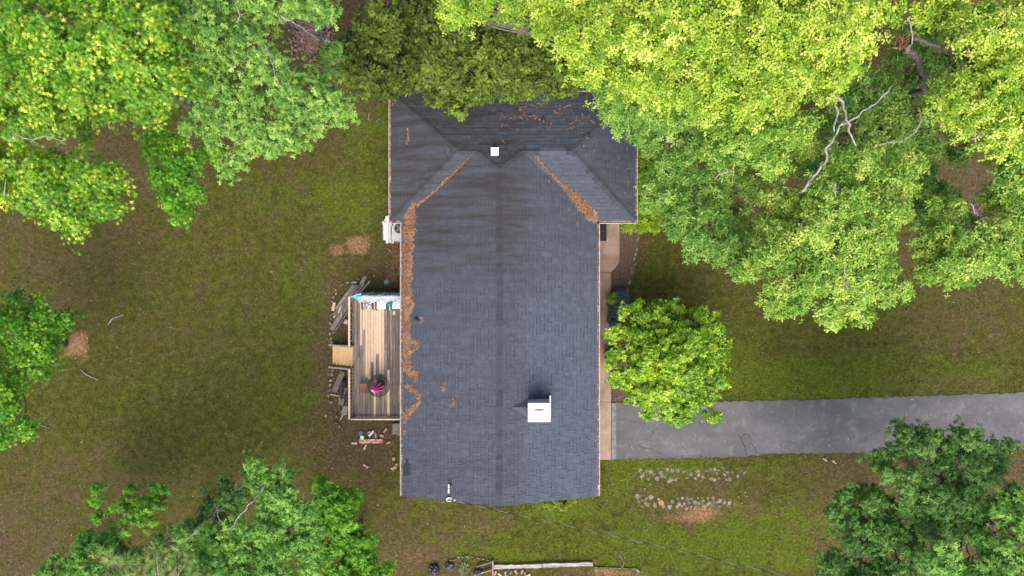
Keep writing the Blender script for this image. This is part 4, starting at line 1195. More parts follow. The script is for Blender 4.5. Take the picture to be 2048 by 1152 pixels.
# landscape timbers, corner bed and bits at the bottom edge
for (x0, y0, x1, y1, lb) in ((987, 1134.5, 1085, 1132, 'grey split landscape timber at the bottom edge, left of two'), (1086, 1131.5, 1186, 1128.5, 'grey split landscape timber at the bottom edge, right of two')):
    m_ = MB(); n = 14; a, b_ = P(x0, y0, .15), P(x1, y1, .15); rt = random.Random(int(x0))
    vv_ = []; ff = []
    for i in range(n + 1):
        c = a.lerp(b_, i / n); wv = .125 + rt.uniform(-.02, .015); hh = .15 + rt.uniform(-.03, .02)
        vv_ += [(c.x, c.y - wv, -.05), (c.x, c.y - wv * .95, hh * .8), (c.x, c.y - .02 + rt.uniform(-.03, .03), hh - .03), (c.x, c.y + wv * .8, hh), (c.x, c.y + wv, -.05)]
    for i in range(n):
        for j in range(4): ff.append((i * 5 + j, (i + 1) * 5 + j, (i + 1) * 5 + j + 1, i * 5 + j + 1))
    ff += [(0, 1, 2, 3, 4), tuple(n * 5 + j for j in (4, 3, 2, 1, 0))]
    m_.add(vv_, ff); tag(m_.build('landscape_timber', M['timber']), lb, 'timber', 'landscape timbers at the bottom edge')
for (x0, y0, x1, y1, wd, lb) in ((953, 1133, 984, 1124, .05, 'thin grey board bounding the corner bed at the top'), (948, 1150, 985, 1139, .06, 'thin grey board crossing the corner bed low down'), (985.5, 1121, 985.5, 1165, .09, 'dark board forming the right side of the corner bed')):
    m_ = MB(); m_.bar(P(x0, y0, .14), P(x1, y1, .14), wd, .12); tag(m_.build('bed_board', M['oldwood']), lb, 'board', 'boards of the corner bed')
edging('stone_edging', [(902, 1120.5, 3, 1.4, 25), (908, 1119.5, 3, 1.4, 25), (917, 1114.5, 4, 2.2, 30), (935, 1112.5, 4.5, 2, 5), (957, 1116.5, 4, 1.3, -12), (966.5, 1117.8, 3.2, 1.3, -12), (976, 1120.5, 3.2, 1.3, -12), (925, 1114.5, 3, 1.5, -20), (946, 1114, 4, 1.2, -10)], 'row of small pale stones above the spiky plant')
edging('stone_edging', [(1192 + 9.5 * i, 1134.5 + .35 * i, 4.6, 1.0, rs.uniform(-4, 4)) for i in range(8)] + [(1275, 1141, 7, 2.4, -42), (1268, 1137, 4, 1.2, -10)], 'thin stone border continuing right of the landscape timbers')
q = P(868, 1142, .2); crumple('black_sack', (q.x, q.y, .12), .28, M['black'], 'black sack left of the spiky plant, nearer the left edge', 'sack', 15, .6)
q = P(899, 1135, .2); crumple('black_sack', (q.x, q.y, .1), .24, M['darkmetal'], 'dark grey sack just left of the spiky plant', 'sack', 16, .5)
q = P(956, 1147, .2); crumple('black_sack', (q.x, q.y, .1), .2, M['darkmetal'], 'dark sack under the thin board right of the spiky plant', 'sack', 17, .6)
for i, (x, y, a, m, lb) in enumerate(((990.5, 1147, 60, 'brick', 'first from the corner bed'), (999.5, 1150, -40, 'palewood', 'pale, second from the corner bed'), (1011, 1147.5, 100, 'stone', 'grey, third from the corner bed'), (1021.5, 1146, 65, 'stone', 'grey, fourth from the corner bed'),
                                     (1032, 1144.5, -60, 'brick', 'fifth from the corner bed'), (1044, 1144, 70, 'brick', 'sixth from the corner bed'), (1050, 1148, 95, 'stone', 'grey, seventh from the corner bed'), (1057, 1151, 30, 'palewood', 'pale, last of the row under the timber'))):
    slabthing('brick', x, y, .24, .11, a, m, 'brick lying under the landscape timber, ' + lb, 'brick', .06, .0, 'bricks under the landscape timber')

# doormat by the front door
c = P(1204, 463, .12); m_ = MB(); m_.box((c.x - .0, c.y, .112), (.5, 1.02, .024)); dm = m_.build('doormat', simple('slate_grey_mat', (.028, .033, .042), (.045, .052, .064), 12, .9)); tag(dm, 'dark slate doormat on the walkway beside the right eave', 'doormat')
m_ = MB()
for i in (-1, 1): m_.box((c.x, c.y + i * .26, .126), (.46, .47, .008))
m_.build('tread_panel', M['patch'], dm)

# fallen sticks on the left lawn
for i, (pts, lb) in enumerate(([[(216, 650), (224, 638), (236, 633), (247, 630)], 'bent grey stick lying on the left lawn'], [[(334, 652), (342, 655), (350, 657)], 'short grey stick lying right of the bent stick'],
                               [[(160, 737), (172, 749), (184, 754), (196, 760)], 'thin grey root running below the left tree trunk'], [[(48, 828), (70, 848), (100, 856)], 'faint twig on the brown lawn at the left edge'],
                               [[(738, 225), (737, 240)], 'pale chip of wood on the grass left of the hip roof'], [[(752, 244), (760, 236)], 'pale twig beside the upper left roof corner'], [[(628, 1015), (636, 1028), (642, 1036)], 'brown forked stick above the lower left trees'],
                               [[(1228, 1100), (1240, 1110), (1248, 1126), (1245, 1136)], 'thin curved vine stem in the grass under the cable'])):
    m_ = MB(); m_.tube([P(x, y, .025 + .01 * (j % 2)) for j, (x, y) in enumerate(pts)], .028 if i in (0, 2) else .016, 5)
    tag(m_.build('stick', M['palebark'] if i != 4 else M['palewood'], None, True), lb, 'stick')

# cable, service mast, dish
A = P(905, 1001, 3.6); B = P(1500, 1155, 6.6); B2 = A + (B - A) * 2.2; B2.z = 8.2
cab = empty('service_cable', A, 'twisted overhead cable running from the dish to the lower right', 'cable')
L = (B2 - A).length; n = 420
for s_i, (mt, ph) in enumerate((('flash', 0), ('black', 2.1), ('black', 4.2))):
    pts = []
    for i in range(n + 1):
        k_ = i / n; c = A.lerp(B2, k_); c.z -= 4 * .55 * k_ * (1 - k_)
        t = 2 * math.pi * L * k_ / 1.1 + ph
        pts.append(c + V(0, .014 * math.cos(t), .014 * math.sin(t)))
    m_ = MB(); m_.tube(pts, .010, 4); m_.build('strand', M[mt] if mt != 'flash' else simple('bare_aluminium', (.2, .2, .2), (.26, .26, .26), 5, .7, bmp=0), cab)
mast = RP(898, 985); ms = empty('service_mast', mast, 'white service mast pipe standing on the lower left roof slope', 'mast')
m_ = MB(); t0 = P(897.5, 986, 4.2); t1 = P(897.5, 968, 4.2); m_.tube([t0 + V(0, 0, .02), t1 + V(0, 0, .02)], .045, 10); m_.build('pipe', M['white'], ms)
m_ = MB(); m_.tube([t0.lerp(t1, .48) + V(0, 0, .02), t0.lerp(t1, .52) + V(0, 0, .02)], .055, 10); m_.build('coupling', M['black'], ms)
m_ = MB(); m_.box((t1.x + .09, t1.y - .18, 4.06), (.12, .2, .14)); m_.build('bracket', M['black'], ms)
ds = P(898.5, 999, 4.0); de = empty('satellite_dish', ds, 'small grey satellite dish at the bottom edge of the roof', 'satellite dish')
m_ = MB(); n = 20
tilt = Matrix.Rotation(R(38), 3, 'X') @ Matrix.Identity(3)
vv_ = [tilt @ V(0, 0, -.03) + ds]; ff = []
for j, (r_, z) in enumerate(((.06, -.025), (.11, -.01), (.15, .012))):
    for i in range(n):
        t = 2 * math.pi * i / n; vv_.append(tilt @ V(r_ * math.cos(t), r_ * 1.15 * math.sin(t), z) + ds)
for i in range(n):
    ff.append((0, 1 + i, 1 + (i + 1) % n))
    for j in range(2): ff.append((1 + j * n + i, 1 + (j + 1) * n + i, 1 + (j + 1) * n + (i + 1) % n, 1 + j * n + (i + 1) % n))
m_.add(vv_, ff); o_ = m_.build('reflector', simple('dish_grey', (.4, .45, .47), (.5, .55, .57), 5, .5, bmp=0), de, True); o_.modifiers.new('t', 'SOLIDIFY').thickness = .012
m_ = MB(); m_.tube([ds - V(0, 0, .03), RP(899, 985)], .015, 6); m_.build('arm', M['flash'], de)
m_ = MB(); m_.tube([ds, ds + V(.18, .03, .05), ds + V(.27, .0, .1)], .012, 6); m_.box(ds + V(.28, 0, .11), (.05, .05, .06)); m_.build('feed_horn', M['flash'], de)

# ------------------------------------------------------------------ foliage
def leaf_tris(shape):
    """unit leaf along +X: vertices, triangles"""
    if shape == 'oak':      # two pairs of lobes and a tip, folded along the midrib
        v = [(0, 0, 0), (.38, .18, .05), (.52, 0, 0), (.74, .20, .05), (1, 0, -.05), (.74, -.20, .05), (.38, -.18, .05)]
        f = [(0, 6, 2), (0, 2, 1), (2, 5, 4), (2, 4, 3)]
    elif shape == 'oval':
        v = [(0, 0, 0), (.35, .19, .03), (.72, .17, .03), (1, 0, -.05), (.72, -.17, .03), (.35, -.19, .03)]
        f = [(0, 5, 1), (1, 5, 4), (1, 4, 2), (2, 4, 3)]
    elif shape == 'star':
        v = [(0, 0, .03)]; f = []
        ang = [0, 52, 112, -112, -52]
        ang = [-112, -52, 0, 52, 112]; ln = [.75, .95, 1.05, .95, .75]
        pts = []
        for i, (a, l) in enumerate(zip(ang, ln)):
            pts.append((l * math.cos(R(a)), l * math.sin(R(a)), -.12))
            if i < 4:
                m = (ang[i] + ang[i + 1]) / 2; pts.append((.27 * math.cos(R(m)), .27 * math.sin(R(m)), .03))
        pts.append((-.30, 0, .02))
        v += pts; n = len(pts)
        for i in range(n): f.append((0, 1 + i, 1 + (i + 1) % n))
    elif shape == 'kite':
        v = [(0, 0, 0), (.6, .13, .02), (1, 0, -.05), (.6, -.13, .02)]; f = [(0, 3, 2), (0, 2, 1)]
    elif shape == 'needle':
        v = [(0, .03, 0), (0, -.03, 0), (1, 0, -.06)]; f = [(0, 1, 2)]
    return np.array(v, float), np.array(f, int)

def rotz(a): c, s = math.cos(a), math.sin(a); return np.array([[c, -s, 0], [s, c, 0], [0, 0, 1.]])
def roty(a): c, s = math.cos(a), math.sin(a); return np.array([[c, 0, s], [0, 1, 0], [-s, 0, c]])
def rotx(a): c, s = math.cos(a), math.sin(a); return np.array([[1, 0, 0], [0, c, -s], [0, s, c]])

def sprig(kind, seed):
    """a leaf cluster in its own frame (+Z out of the crown): verts, tris, per-vertex leaf index"""
    r = random.Random(seed); V_, F_, I_ = [], [], []
    def put(shape, M3, off, s, k):
        v, f = leaf_tris(shape); n = sum(len(x) for x in V_)
        V_.append((v * s) @ M3.T + np.array(off)); F_.append(f + n); I_.append(np.full(len(v), k))
    if kind == 'oak':
        n = 8
        for i in range(n):
            a = 2 * math.pi * i / n + r.uniform(-.35, .35)
            put('oak', rotz(a) @ roty(r.uniform(-.35, .7)) @ rotx(r.uniform(-.8, .8)), (.02 * math.cos(a), .02 * math.sin(a), r.uniform(-.03, .02)), r.uniform(.15, .235), i)
        put('oak', rotz(r.random() * 6) @ roty(-.6), (0, 0, .02), .13, n)
    elif kind == 'broad':     # wider-lobed tufts
        n = 7
        for i in range(n):
            a = 2 * math.pi * i / n + r.uniform(-.3, .3)
            put('oak', rotz(a) @ roty(r.uniform(-.1, .6)) @ rotx(r.uniform(-.5, .5)) @ np.diag([1, 1.35, 1]), (0, 0, r.uniform(-.03, .02)), r.uniform(.12, .18), i)
    elif kind == 'star':
        for i in range(4):
            a = 2 * math.pi * i / 4 + r.uniform(-.6, .6); q = r.uniform(.06, .24)
            put('star', rotz(r.random() * 6.3) @ roty(r.uniform(-.5, .5)) @ rotx(r.uniform(-.5, .5)), (q * math.cos(a), q * math.sin(a), r.uniform(-.08, .08)), r.uniform(.10, .145), i)
    elif kind == 'magnolia':
        n = 8
        for i in range(n):
            a = 2 * math.pi * i / n + r.uniform(-.3, .3)
            put('oval', rotz(a) @ roty(r.uniform(-.65, .35)) @ rotx(r.uniform(-.4, .4)), (0, 0, 0), r.uniform(.12, .19), i)
        put('oval', rotz(r.random() * 6) @ roty(-1.0), (0, 0, .02), .12, n)
    elif kind == 'cedar':
        for i in range(11):
            a = r.uniform(-1.25, 1.25)
            put('kite', rotz(a) @ roty(r.uniform(-.55, .45)) @ rotx(r.uniform(-.7, .7)) @ np.diag([1, 1.5, 1]), (0, 0, r.uniform(-.05, .05)), r.uniform(.12, .26), i % 6)
    elif kind == 'tuft':      # dense small-leaf hedge
        for i in range(9):
            put('kite', rotz(r.random() * 6.3) @ roty(r.uniform(-1.0, .3)) @ np.diag([1, 1.9, 1]), (r.uniform(-.05, .05), r.uniform(-.05, .05), r.uniform(-.04, .04)), r.uniform(.04, .075), i % 6)
    elif kind == 'pine':
        for i in range(110):
            put('needle', rotz(r.random() * 6.3) @ roty(r.uniform(-1.35, .25)), (0, 0, r.uniform(-.12, .0)), r.uniform(.19, .30), i % 6)
    return np.concatenate(V_), np.concatenate(F_), np.concatenate(I_)

SPR = {k_: [sprig(k_, 100 + i) for i in range(5)] for k_ in ('oak', 'broad', 'star', 'magnolia', 'cedar', 'tuft', 'pine')}

def frames(nrm, r, fwd=None):
    """random frames with +Z along nrm; +X towards fwd where given"""
    nrm = nrm / np.linalg.norm(nrm, axis=1, keepdims=True)
    h = r.normal(size=nrm.shape) if fwd is None else fwd + r.normal(0, .25, nrm.shape)
    x = h - nrm * (h * nrm).sum(1, keepdims=True); x /= np.linalg.norm(x, axis=1, keepdims=True) + 1e-9
    y = np.cross(nrm, x)
    return np.stack([x, y, nrm], 2)

def foliage(name, kind, pos, nrm, size, r, m, parent, fwd=None, tone0=None):
    Rm = frames(nrm, r, fwd); n = len(pos)
    var = r.integers(0, 5, n); Vs, Fs, Ts = [], [], []; off = 0
    base = r.normal(.5, .16, n) if tone0 is None else tone0
    for k_ in range(5):
        s = np.where(var == k_)[0]
        if len(s) == 0: continue
        v, f, li = SPR[kind][k_]
        W = np.einsum('nij,vj->nvi', Rm[s], v) * size[s][:, None, None] + pos[s][:, None, :]
        lt = r.normal(0, .13, (len(s), li.max() + 1))[:, li] + base[s][:, None]
        Vs.append(W.reshape(-1, 3)); Ts.append(np.clip(lt, 0, 1).ravel())
        Fs.append((f[None] + (np.arange(len(s)) * len(v))[:, None, None] + off).reshape(-1, 3)); off += len(s) * len(v)
    o = link(name, np_mesh(name, np.concatenate(Vs), np.concatenate(Fs), {'tone': np.concatenate(Ts)}), m, parent)
    return tag(o, kind='stuff')

TRIS = [0]
def crown_points(lobes, r, bough_d, per, spread, low=-.15, flat=.45, fill=1.0):
    """lobes: world (C, rxy, rz). Boughs on the lobes, leaf clusters on the boughs."""
    Pn, Nn, Out, Bt = [], [], [], []
    C = np.array([l[0] for l in lobes]); RX_ = np.array([l[1] for l in lobes]); RZ_ = np.array([l[2] for l in lobes])
    bl = []
    for c, rx, rz in zip(C, RX_, RZ_):
        nb = max(4, int(bough_d * math.pi * rx * rx * (2.5 if rx > .6 else 1.9)))
        z = r.uniform(low, 1, nb); a = r.random(nb) * 2 * np.pi
        d = np.stack([np.sqrt(1 - z * z) * np.cos(a), np.sqrt(1 - z * z) * np.sin(a), z], 1)
        rad = np.where(r.random(nb) < .16, r.uniform(1.04, 1.28, nb), r.uniform(.70, 1.04, nb))
        p = c + d * np.array([rx, rx, rz]) * rad[:, None]
        inside = np.zeros(nb, bool)
        for c2, rx2, rz2 in zip(C, RX_, RZ_):
            q = (p - c2) / np.array([rx2, rx2, rz2])
            inside |= (np.linalg.norm(q, axis=1) < .5)
        p, d = p[~inside], d[~inside]
        nf = int(fill * bough_d * math.pi * rx * rx) + 1          # shaded inner boughs
        a = r.random(nf) * 2 * np.pi; q = np.sqrt(r.random(nf)) * .85
        p = np.concatenate([p, c + np.stack([q * np.cos(a) * rx, q * np.sin(a) * rx, -rz * r.uniform(0, .6, nf)], 1)])
        d = np.concatenate([d, np.stack([.3 * np.cos(a), .3 * np.sin(a), np.ones(nf)], 1)])
        bl.append((c, p))
        n = len(p); k_ = r.poisson(per, n)
        rep = np.repeat(np.arange(n), k_)
        dd, pp = d[rep], p[rep]
        up = np.array([0, 0, 1.])
        nb_ = dd * .5 + up * .75; nb_ /= np.linalg.norm(nb_, axis=1, keepdims=True)
        off = r.normal(0, 1, pp.shape); ln = np.linalg.norm(off, axis=1, keepdims=True)
        off = off / ln * r.random((len(pp), 1)) ** (1 / 2.2) * spread * np.where(r.random((len(pp), 1)) < .12, r.uniform(1.2, 1.7, (len(pp), 1)), r.uniform(.7, 1.15, (len(pp), 1)))
        al = (off * nb_).sum(1, keepdims=True)
        off = off - nb_ * al * (1 - flat)
        droop = -np.sum((off - nb_ * (off * nb_).sum(1, keepdims=True)) ** 2, 1, keepdims=True) / (spread + 1e-6) * .35
        Pn.append(pp + off + up * droop)
        Nn.append(nb_ + off / spread * .45 + r.normal(0, .22, pp.shape)); Out.append(off / spread + dd * .6)
        bt = r.normal(0, .13, n)[rep]
        Bt.append(np.clip(.5 + bt + r.normal(0, .17, len(pp)), 0, 1))
    return np.concatenate(Pn), np.concatenate(Nn), np.concatenate(Out), np.concatenate(Bt), bl

def wob_path(a, b_, r, n=6, amp=.25):
    a, b_ = np.array(a, float), np.array(b_, float); pts = []
    for i in range(n + 1):
        k_ = i / n; p = a + (b_ - a) * k_; p[2] += math.sin(k_ * math.pi) * amp * .6
        if 0 < i < n: p += r.normal(0, amp * .35, 3)
        pts.append(tuple(p))
    return pts

def tree(name, label, kind, m, lobes_px, base_px, seed, bough_d=1.5, per=13, spread=.55, size=1.0, trunk_r=.22, bark='bark', flat=.45, squash=.62, group=None, low=-.15, twigs=5, cat='tree', stars=0):
    """lobes_px: (px, py, radius px, height of the lobe's middle)"""
    r = np.random.default_rng(seed)
    lobes = []
    for (x, y, rp, z) in lobes_px:
        c = P(x, y, z); rm = rp * (H - z) / F
        rm = max(.25, rm - spread * .35)
        lobes.append((np.array(c), rm, max(.3, rm * squash)))
    b0 = P(base_px[0], base_px[1], 0)
    t = empty(name, (b0.x, b0.y, 0), label, cat, group)
    Pn, Nn, Out, Bt, bl = crown_points(lobes, r, bough_d, per, spread, low, flat)
    ok = Pn[:, 2] > .15
    Pn, Nn, Out, Bt = Pn[ok], Nn[ok], Out[ok], Bt[ok]
    sz = size * r.uniform(.75, 1.2, len(Pn))
    fw = Out if kind == 'cedar' else None
    o = foliage('crown', kind, Pn, Nn, sz, r, m, t, fw, Bt)
    TRIS[0] += len(o.data.polygons)
    # trunk to the middle of the crown, then one limb for every lobe
    cm = np.mean([l[0] for l in lobes], 0); zt = max(l[0][2] for l in lobes)
    fork = np.array([b0.x + (cm[0] - b0.x) * .45, b0.y + (cm[1] - b0.y) * .45, zt * .55])
    mb = MB(); pts = wob_path((b0.x, b0.y, -.2), fork, r, 5, .15)
    mb.tube(pts, [trunk_r * (1.35 if i == 0 else 1.0 - .09 * i) for i in range(6)], 9); mb.build('trunk', M[bark], t, True)
    for (c, rx, rz), (c_, bp) in zip(lobes, bl):
        mb = MB(); rad = min(trunk_r * .5, .03 + .035 * rx)
        tip = c + np.array([0, 0, rz * .1])
        pts = wob_path(fork if np.linalg.norm(tip - fork) > .6 else fork - np.array([0, 0, .8]), tip, r, 6, .35)
        mb.tube(pts, [rad * (1 - .11 * i) for i in range(7)], 6)
        for q in bp[:twigs]:
            mb.tube(wob_path(pts[4], q, r, 3, .12), [rad * .35, rad * .28, rad * .2, rad * .1], 4)
        mb.build('limb', M[bark], t, True)
    if stars:                       # the uppermost big leaves as pieces of their own
        shape, scale = stars
        order = np.argsort(-Pn[:, 2] + r.normal(0, .8, len(Pn)))[:300]
        mes = []
        for i in range(6):
            v, f = leaf_tris(shape); mes.append(np_mesh('leaf', v, f, {'tone': np.full(len(v), .45 + .1 * i)})); mes[-1].materials.append(m)
        Fm = frames(Nn[order] + r.normal(0, .3, (300, 3)), r)
        for j, i in enumerate(order):
            ob = bpy.data.objects.new('leaf', mes[j % 6]); COL.objects.link(ob); ob.parent = t
            X = Matrix(Fm[j].tolist()).to_4x4() @ Matrix.Scale(scale * r.uniform(.85, 1.15), 4)
            X.translation = Vector(Pn[i] + Nn[i] / np.linalg.norm(Nn[i]) * .05) - t.location
            ob.matrix_local = X
    return t

# --- upper left
tree('sweetgum_tree', 'big yellow green star-leaved sweetgum filling the top left corner', 'star', M['sweetgum'],
     [(40, 40, 100, 13), (150, 60, 105, 14), (270, 60, 100, 14), (60, 150, 95, 12.8), (180, 150, 90, 13), (290, 140, 80, 13), (365, 120, 55, 12.6), (340, 40, 60, 13), (30, 240, 70, 12), (110, 220, 60, 11.5), (200, 215, 45, 10), (300, 215, 50, 10),
      (390, 170, 28, 11.6), (-60, 80, 90, 13), (-60, 200, 80, 12), (100, -60, 100, 13), (260, -60, 100, 13), (160, 245, 40, 9), (200, 180, 60, 9)],
     (465, 250), 1, 1.7, 14, .6, 1.0, .28, stars=('star', .11))
tree('sweetgum_tree', 'yellow green star-leaved sweetgum bough tree at the left edge below the big one', 'star', M['sweetgum'],
     [(20, 320, 55, 11), (80, 345, 55, 11.4), (150, 345, 50, 11.5), (200, 352, 38, 11.3), (40, 385, 45, 11), (110, 390, 45, 11.4), (190, 395, 36, 11.2), (165, 430, 38, 11), (150, 458, 26, 10.8), (-50, 350, 70, 11), (228, 352, 14, 11), (215, 405, 18, 11), (105, 440, 18, 10.8)],
     (180, 365), 2, 1.9, 15, .5, 1.0, .2, stars=('star', .11))
tree('sweetgum_tree', 'lower darker sweetgum limb tree hanging left of the oak', 'star', M['maple'],
     [(320, 285, 34, 8.6), (345, 310, 36, 9), (325, 345, 34, 9), (360, 350, 30, 9), (345, 395, 28, 9), (358, 425, 24, 9), (375, 380, 22, 9), (395, 320, 26, 8.8), (300, 305, 20, 8.6), (425, 300, 20, 8.4)],
     (430, 300), 3, 2.4, 15, .42, .95, .14)
tree('oak_tree', 'mid green oak with grey limbs between the sweetgum and the lawn', 'broad', M['oak'],
     [(380, 30, 60, 13), (440, 60, 60, 13), (410, 110, 50, 12.6), (500, 90, 50, 12.8), (470, 150, 60, 12.5), (540, 150, 60, 12.5), (600, 190, 65, 12.5), (655, 210, 48, 12.2), (680, 215, 26, 12), (650, 165, 25, 12), (590, 240, 55, 12), (530, 230, 60, 12), (470, 220, 60, 11.8),
      (410, 210, 45, 11), (430, 260, 40, 10.8), (500, 285, 45, 11.2), (555, 285, 35, 11.4), (475, 320, 26, 10.6), (460, 340, 14, 10.5), (635, 250, 32, 11.8), (390, -30, 70, 13), (480, -20, 60, 13), (380, 250, 30, 10)],
     (600, 235), 4, 1.9, 14, .55, .96, .24, 'palebark')
tree('oak_tree', 'small light green oak spray at the top edge above the bare branches', 'broad', M['oak'],
     [(520, 15, 40, 12.5), (570, 10, 40, 12.5), (620, 20, 36, 12.4), (655, 15, 28, 12.2), (660, 105, 20, 10), (655, 125, 12, 10), (540, 40, 26, 12.2), (600, -30, 60, 12.5)],
     (700, 130), 5, 1.8, 13, .45, 1.05, .14, 'palebark')
# --- cedars behind the house
CED = [((745, 105, 62, 6.2), (800, 150), 'dark olive cedar at the left end of the row above the roof', [(730, 130, 50, 5), (790, 150, 45, 5), (760, 60, 50, 7), (765, 20, 34, 7.5), (720, 165, 34, 4), (770, 175, 34, 4), (725, 80, 30, 5.5)]),
       ((900, 100, 62, 8), (930, 170), 'dark olive cedar overhanging the roof beside the white vent', [(880, 140, 58, 7), (940, 150, 58, 6.8), (910, 190, 46, 6), (900, 60, 50, 8.5), (895, 20, 28, 9), (950, 195, 28, 5.8), (870, 180, 34, 6), (850, 130, 40, 6.2), (880, 206, 22, 5.6), (920, 212, 20, 5.6), (968, 196, 20, 5.6)]),
       ((1030, 100, 62, 8), (1020, 170), 'dark olive cedar in the middle of the row, tips just over the gutter', [(1010, 140, 55, 6.8), (1060, 145, 52, 6.6), (1030, 170, 34, 5.6), (1020, 60, 50, 8.2), (1025, 30, 30, 8.6), (1000, 165, 26, 5.2), (1062, 180, 22, 5), (1022, 188, 20, 5), (1045, 188, 18, 5)]),
       ((1120, 120, 52, 7), (1110, 165), 'dark olive cedar at the right end of the row beside the bright oak', [(1110, 150, 46, 6.2), (1150, 155, 40, 6), (1130, 172, 20, 5), (1160, 168, 22, 5), (1115, 80, 45, 7.5), (1172, 130, 34, 6.5), (1112, 178, 14, 5)]),
       ((835, 60, 50, 5.5), (870, 130), 'low dark cedar between the two leftmost cedars at the top edge', [(830, 90, 40, 5), (840, 20, 45, 6), (810, 40, 34, 5.4), (835, 160, 34, 4.6)]),
       ((965, 60, 44, 6.5), (975, 150), 'small dark cedar squeezed between the two middle cedars', [(970, 90, 42, 6), (960, 25, 40, 7), (985, 130, 34, 5.4)])]
for i, (l0, bs, lb, rest) in enumerate(CED):
    tree('cedar_tree', lb, 'cedar', M['cedar'], [(a, b_ - (9 if b_ > 120 else 4), c, d) for a, b_, c, d in [l0] + rest], bs, 20 + i, 2.6, 13, .36, 1.0, .16, 'bark', squash=.85, group='cedars behind the house', low=-.3, twigs=3)
# --- upper right oaks
tree('oak_tree', 'huge bright yellow green oak across the top, right of the cedars', 'oak', M['oak_bright'],
     [(1080, 20, 60, 14), (1160, 50, 70, 14.6), (1240, 40, 80, 15), (1330, 50, 85, 15.4), (1430, 40, 90, 15.6), (1530, 50, 90, 15.6), (1630, 50, 85, 15.4), (1710, 50, 70, 15), (1755, 30, 36, 14.8), (1200, 110, 65, 14), (1280, 130, 75, 14.4), (1370, 140, 80, 14.8), (1470, 140, 85, 15), (1570, 130, 75, 15), (1660, 130, 60, 14.8), (1700, 110, 50, 14.6),
      (1420, 200, 50, 14), (1500, 210, 50, 14), (1570, 190, 50, 14), (1640, 180, 36, 14), (1030, 0, 40, 13.6), (960, 5, 40, 12.8), (905, 5, 34, 12.6), (920, 30, 20, 12), (1350, -40, 110, 15), (1550, -40, 110, 15), (1150, -40, 90, 14.5), (1720, -30, 80, 15), (1310, 195, 40, 13.6), (1240, 165, 40, 13.4)],
     (1380, 270), 6, 1.75, 12, .60, 1.02, .36, stars=('oak', .24))
tree('oak_tree', 'green oak skirt reaching over the right end of the cross wing roof', 'oak', M['oak'],
     [(1232, 180, 48, 11.5), (1225, 212, 34, 11), (1265, 222, 40, 11), (1300, 210, 50, 11.8), (1330, 250, 40, 11), (1240, 246, 24, 10.4), (1280, 266, 22, 10), (1300, 285, 20, 9.6), (1370, 220, 45, 11.6), (1410, 250, 36, 11.4), (1210, 190, 24, 10.8), (1420, 290, 30, 10.5)],
     (1330, 300), 7, 1.9, 11, .5, .95, .18)
tree('oak_tree', 'light green oak with rounded lobe in the centre of the right woods', 'oak', M['oak_mid'],
     [(1450, 260, 50, 12.6), (1500, 250, 50, 13), (1560, 265, 45, 13), (1490, 300, 45, 12.6), (1540, 310, 40, 12.8), (1555, 330, 26, 12.6), (1600, 250, 36, 12.4), (1440, 300, 28, 12), (1620, 290, 30, 11.4)],
     (1520, 330), 8, 2.1, 13, .5, .98, .2, 'palebark')
tree('oak_tree', 'green oak bough tree hugging the hedge right of the roof', 'oak', M['oak'],
     [(1330, 310, 34, 9.6), (1370, 300, 34, 9.8), (1345, 345, 36, 9.6), (1310, 370, 30, 9), (1295, 395, 24, 8.8), (1340, 395, 40, 9.6), (1390, 350, 36, 9.8), (1380, 420, 42, 10), (1360, 450, 32, 10), (1420, 400, 34, 10), (1430, 450, 44, 10.4), (1460, 500, 40, 10.8), (1410, 490, 32, 10.4), (1385, 480, 22, 10.2), (1500, 530, 36, 11), (1470, 350, 40, 10), (1520, 370, 34, 10.4)],
     (1400, 380), 9, 2.2, 12, .46, .95, .18, 'palebark')
tree('oak_tree', 'broad bright oak in front on the right, its tip pointing down at the lawn', 'oak', M['oak_mid'],
     [(1700, 330, 55, 13), (1760, 350, 55, 13), (1810, 360, 45, 13), (1830, 330, 30, 12.8), (1650, 400, 50, 13.2), (1710, 410, 60, 13.4), (1770, 420, 55, 13.4), (1600, 420, 45, 12.4), (1560, 410, 40, 12), (1640, 460, 55, 13.4), (1700, 470, 60, 13.6), (1760, 480, 50, 13.4), (1570, 490, 55, 12.8), (1520, 540, 40, 12), (1630, 530, 60, 13.2), (1700, 540, 60, 13.2), (1760, 540, 50, 13),
      (1570, 570, 45, 12.4), (1640, 590, 50, 12.6), (1700, 600, 50, 12.6), (1720, 635, 30, 12), (1760, 590, 40, 12.4), (1800, 580, 26, 12.4), (1550, 605, 24, 12), (1590, 610, 26, 12), (1670, 630, 26, 12), (1550, 450, 40, 11.8)],
     (1600, 500), 10, 1.9, 12, .53, .98, .3, 'palebark')
tree('oak_tree', 'bright oak in the top right corner right of the broken trunk', 'oak', M['oak_bright'],
     [(2000, 60, 70, 14.6), (2040, 130, 70, 14.6), (1950, 190, 60, 14.2), (1900, 200, 40, 14), (2000, 220, 60, 14.2), (1930, 240, 45, 14), (2050, 270, 50, 14), (1890, 25, 40, 13), (1850, 10, 34, 13.4), (1950, 20, 50, 14), (2080, 30, 70, 14.5), (1990, 130, 40, 12.8), (1990, 265, 34, 13.8), (2090, 200, 70, 14.2), (1900, -50, 60, 14)],
     (1850, 190), 11, 1.8, 12, .56, 1.02, .3)
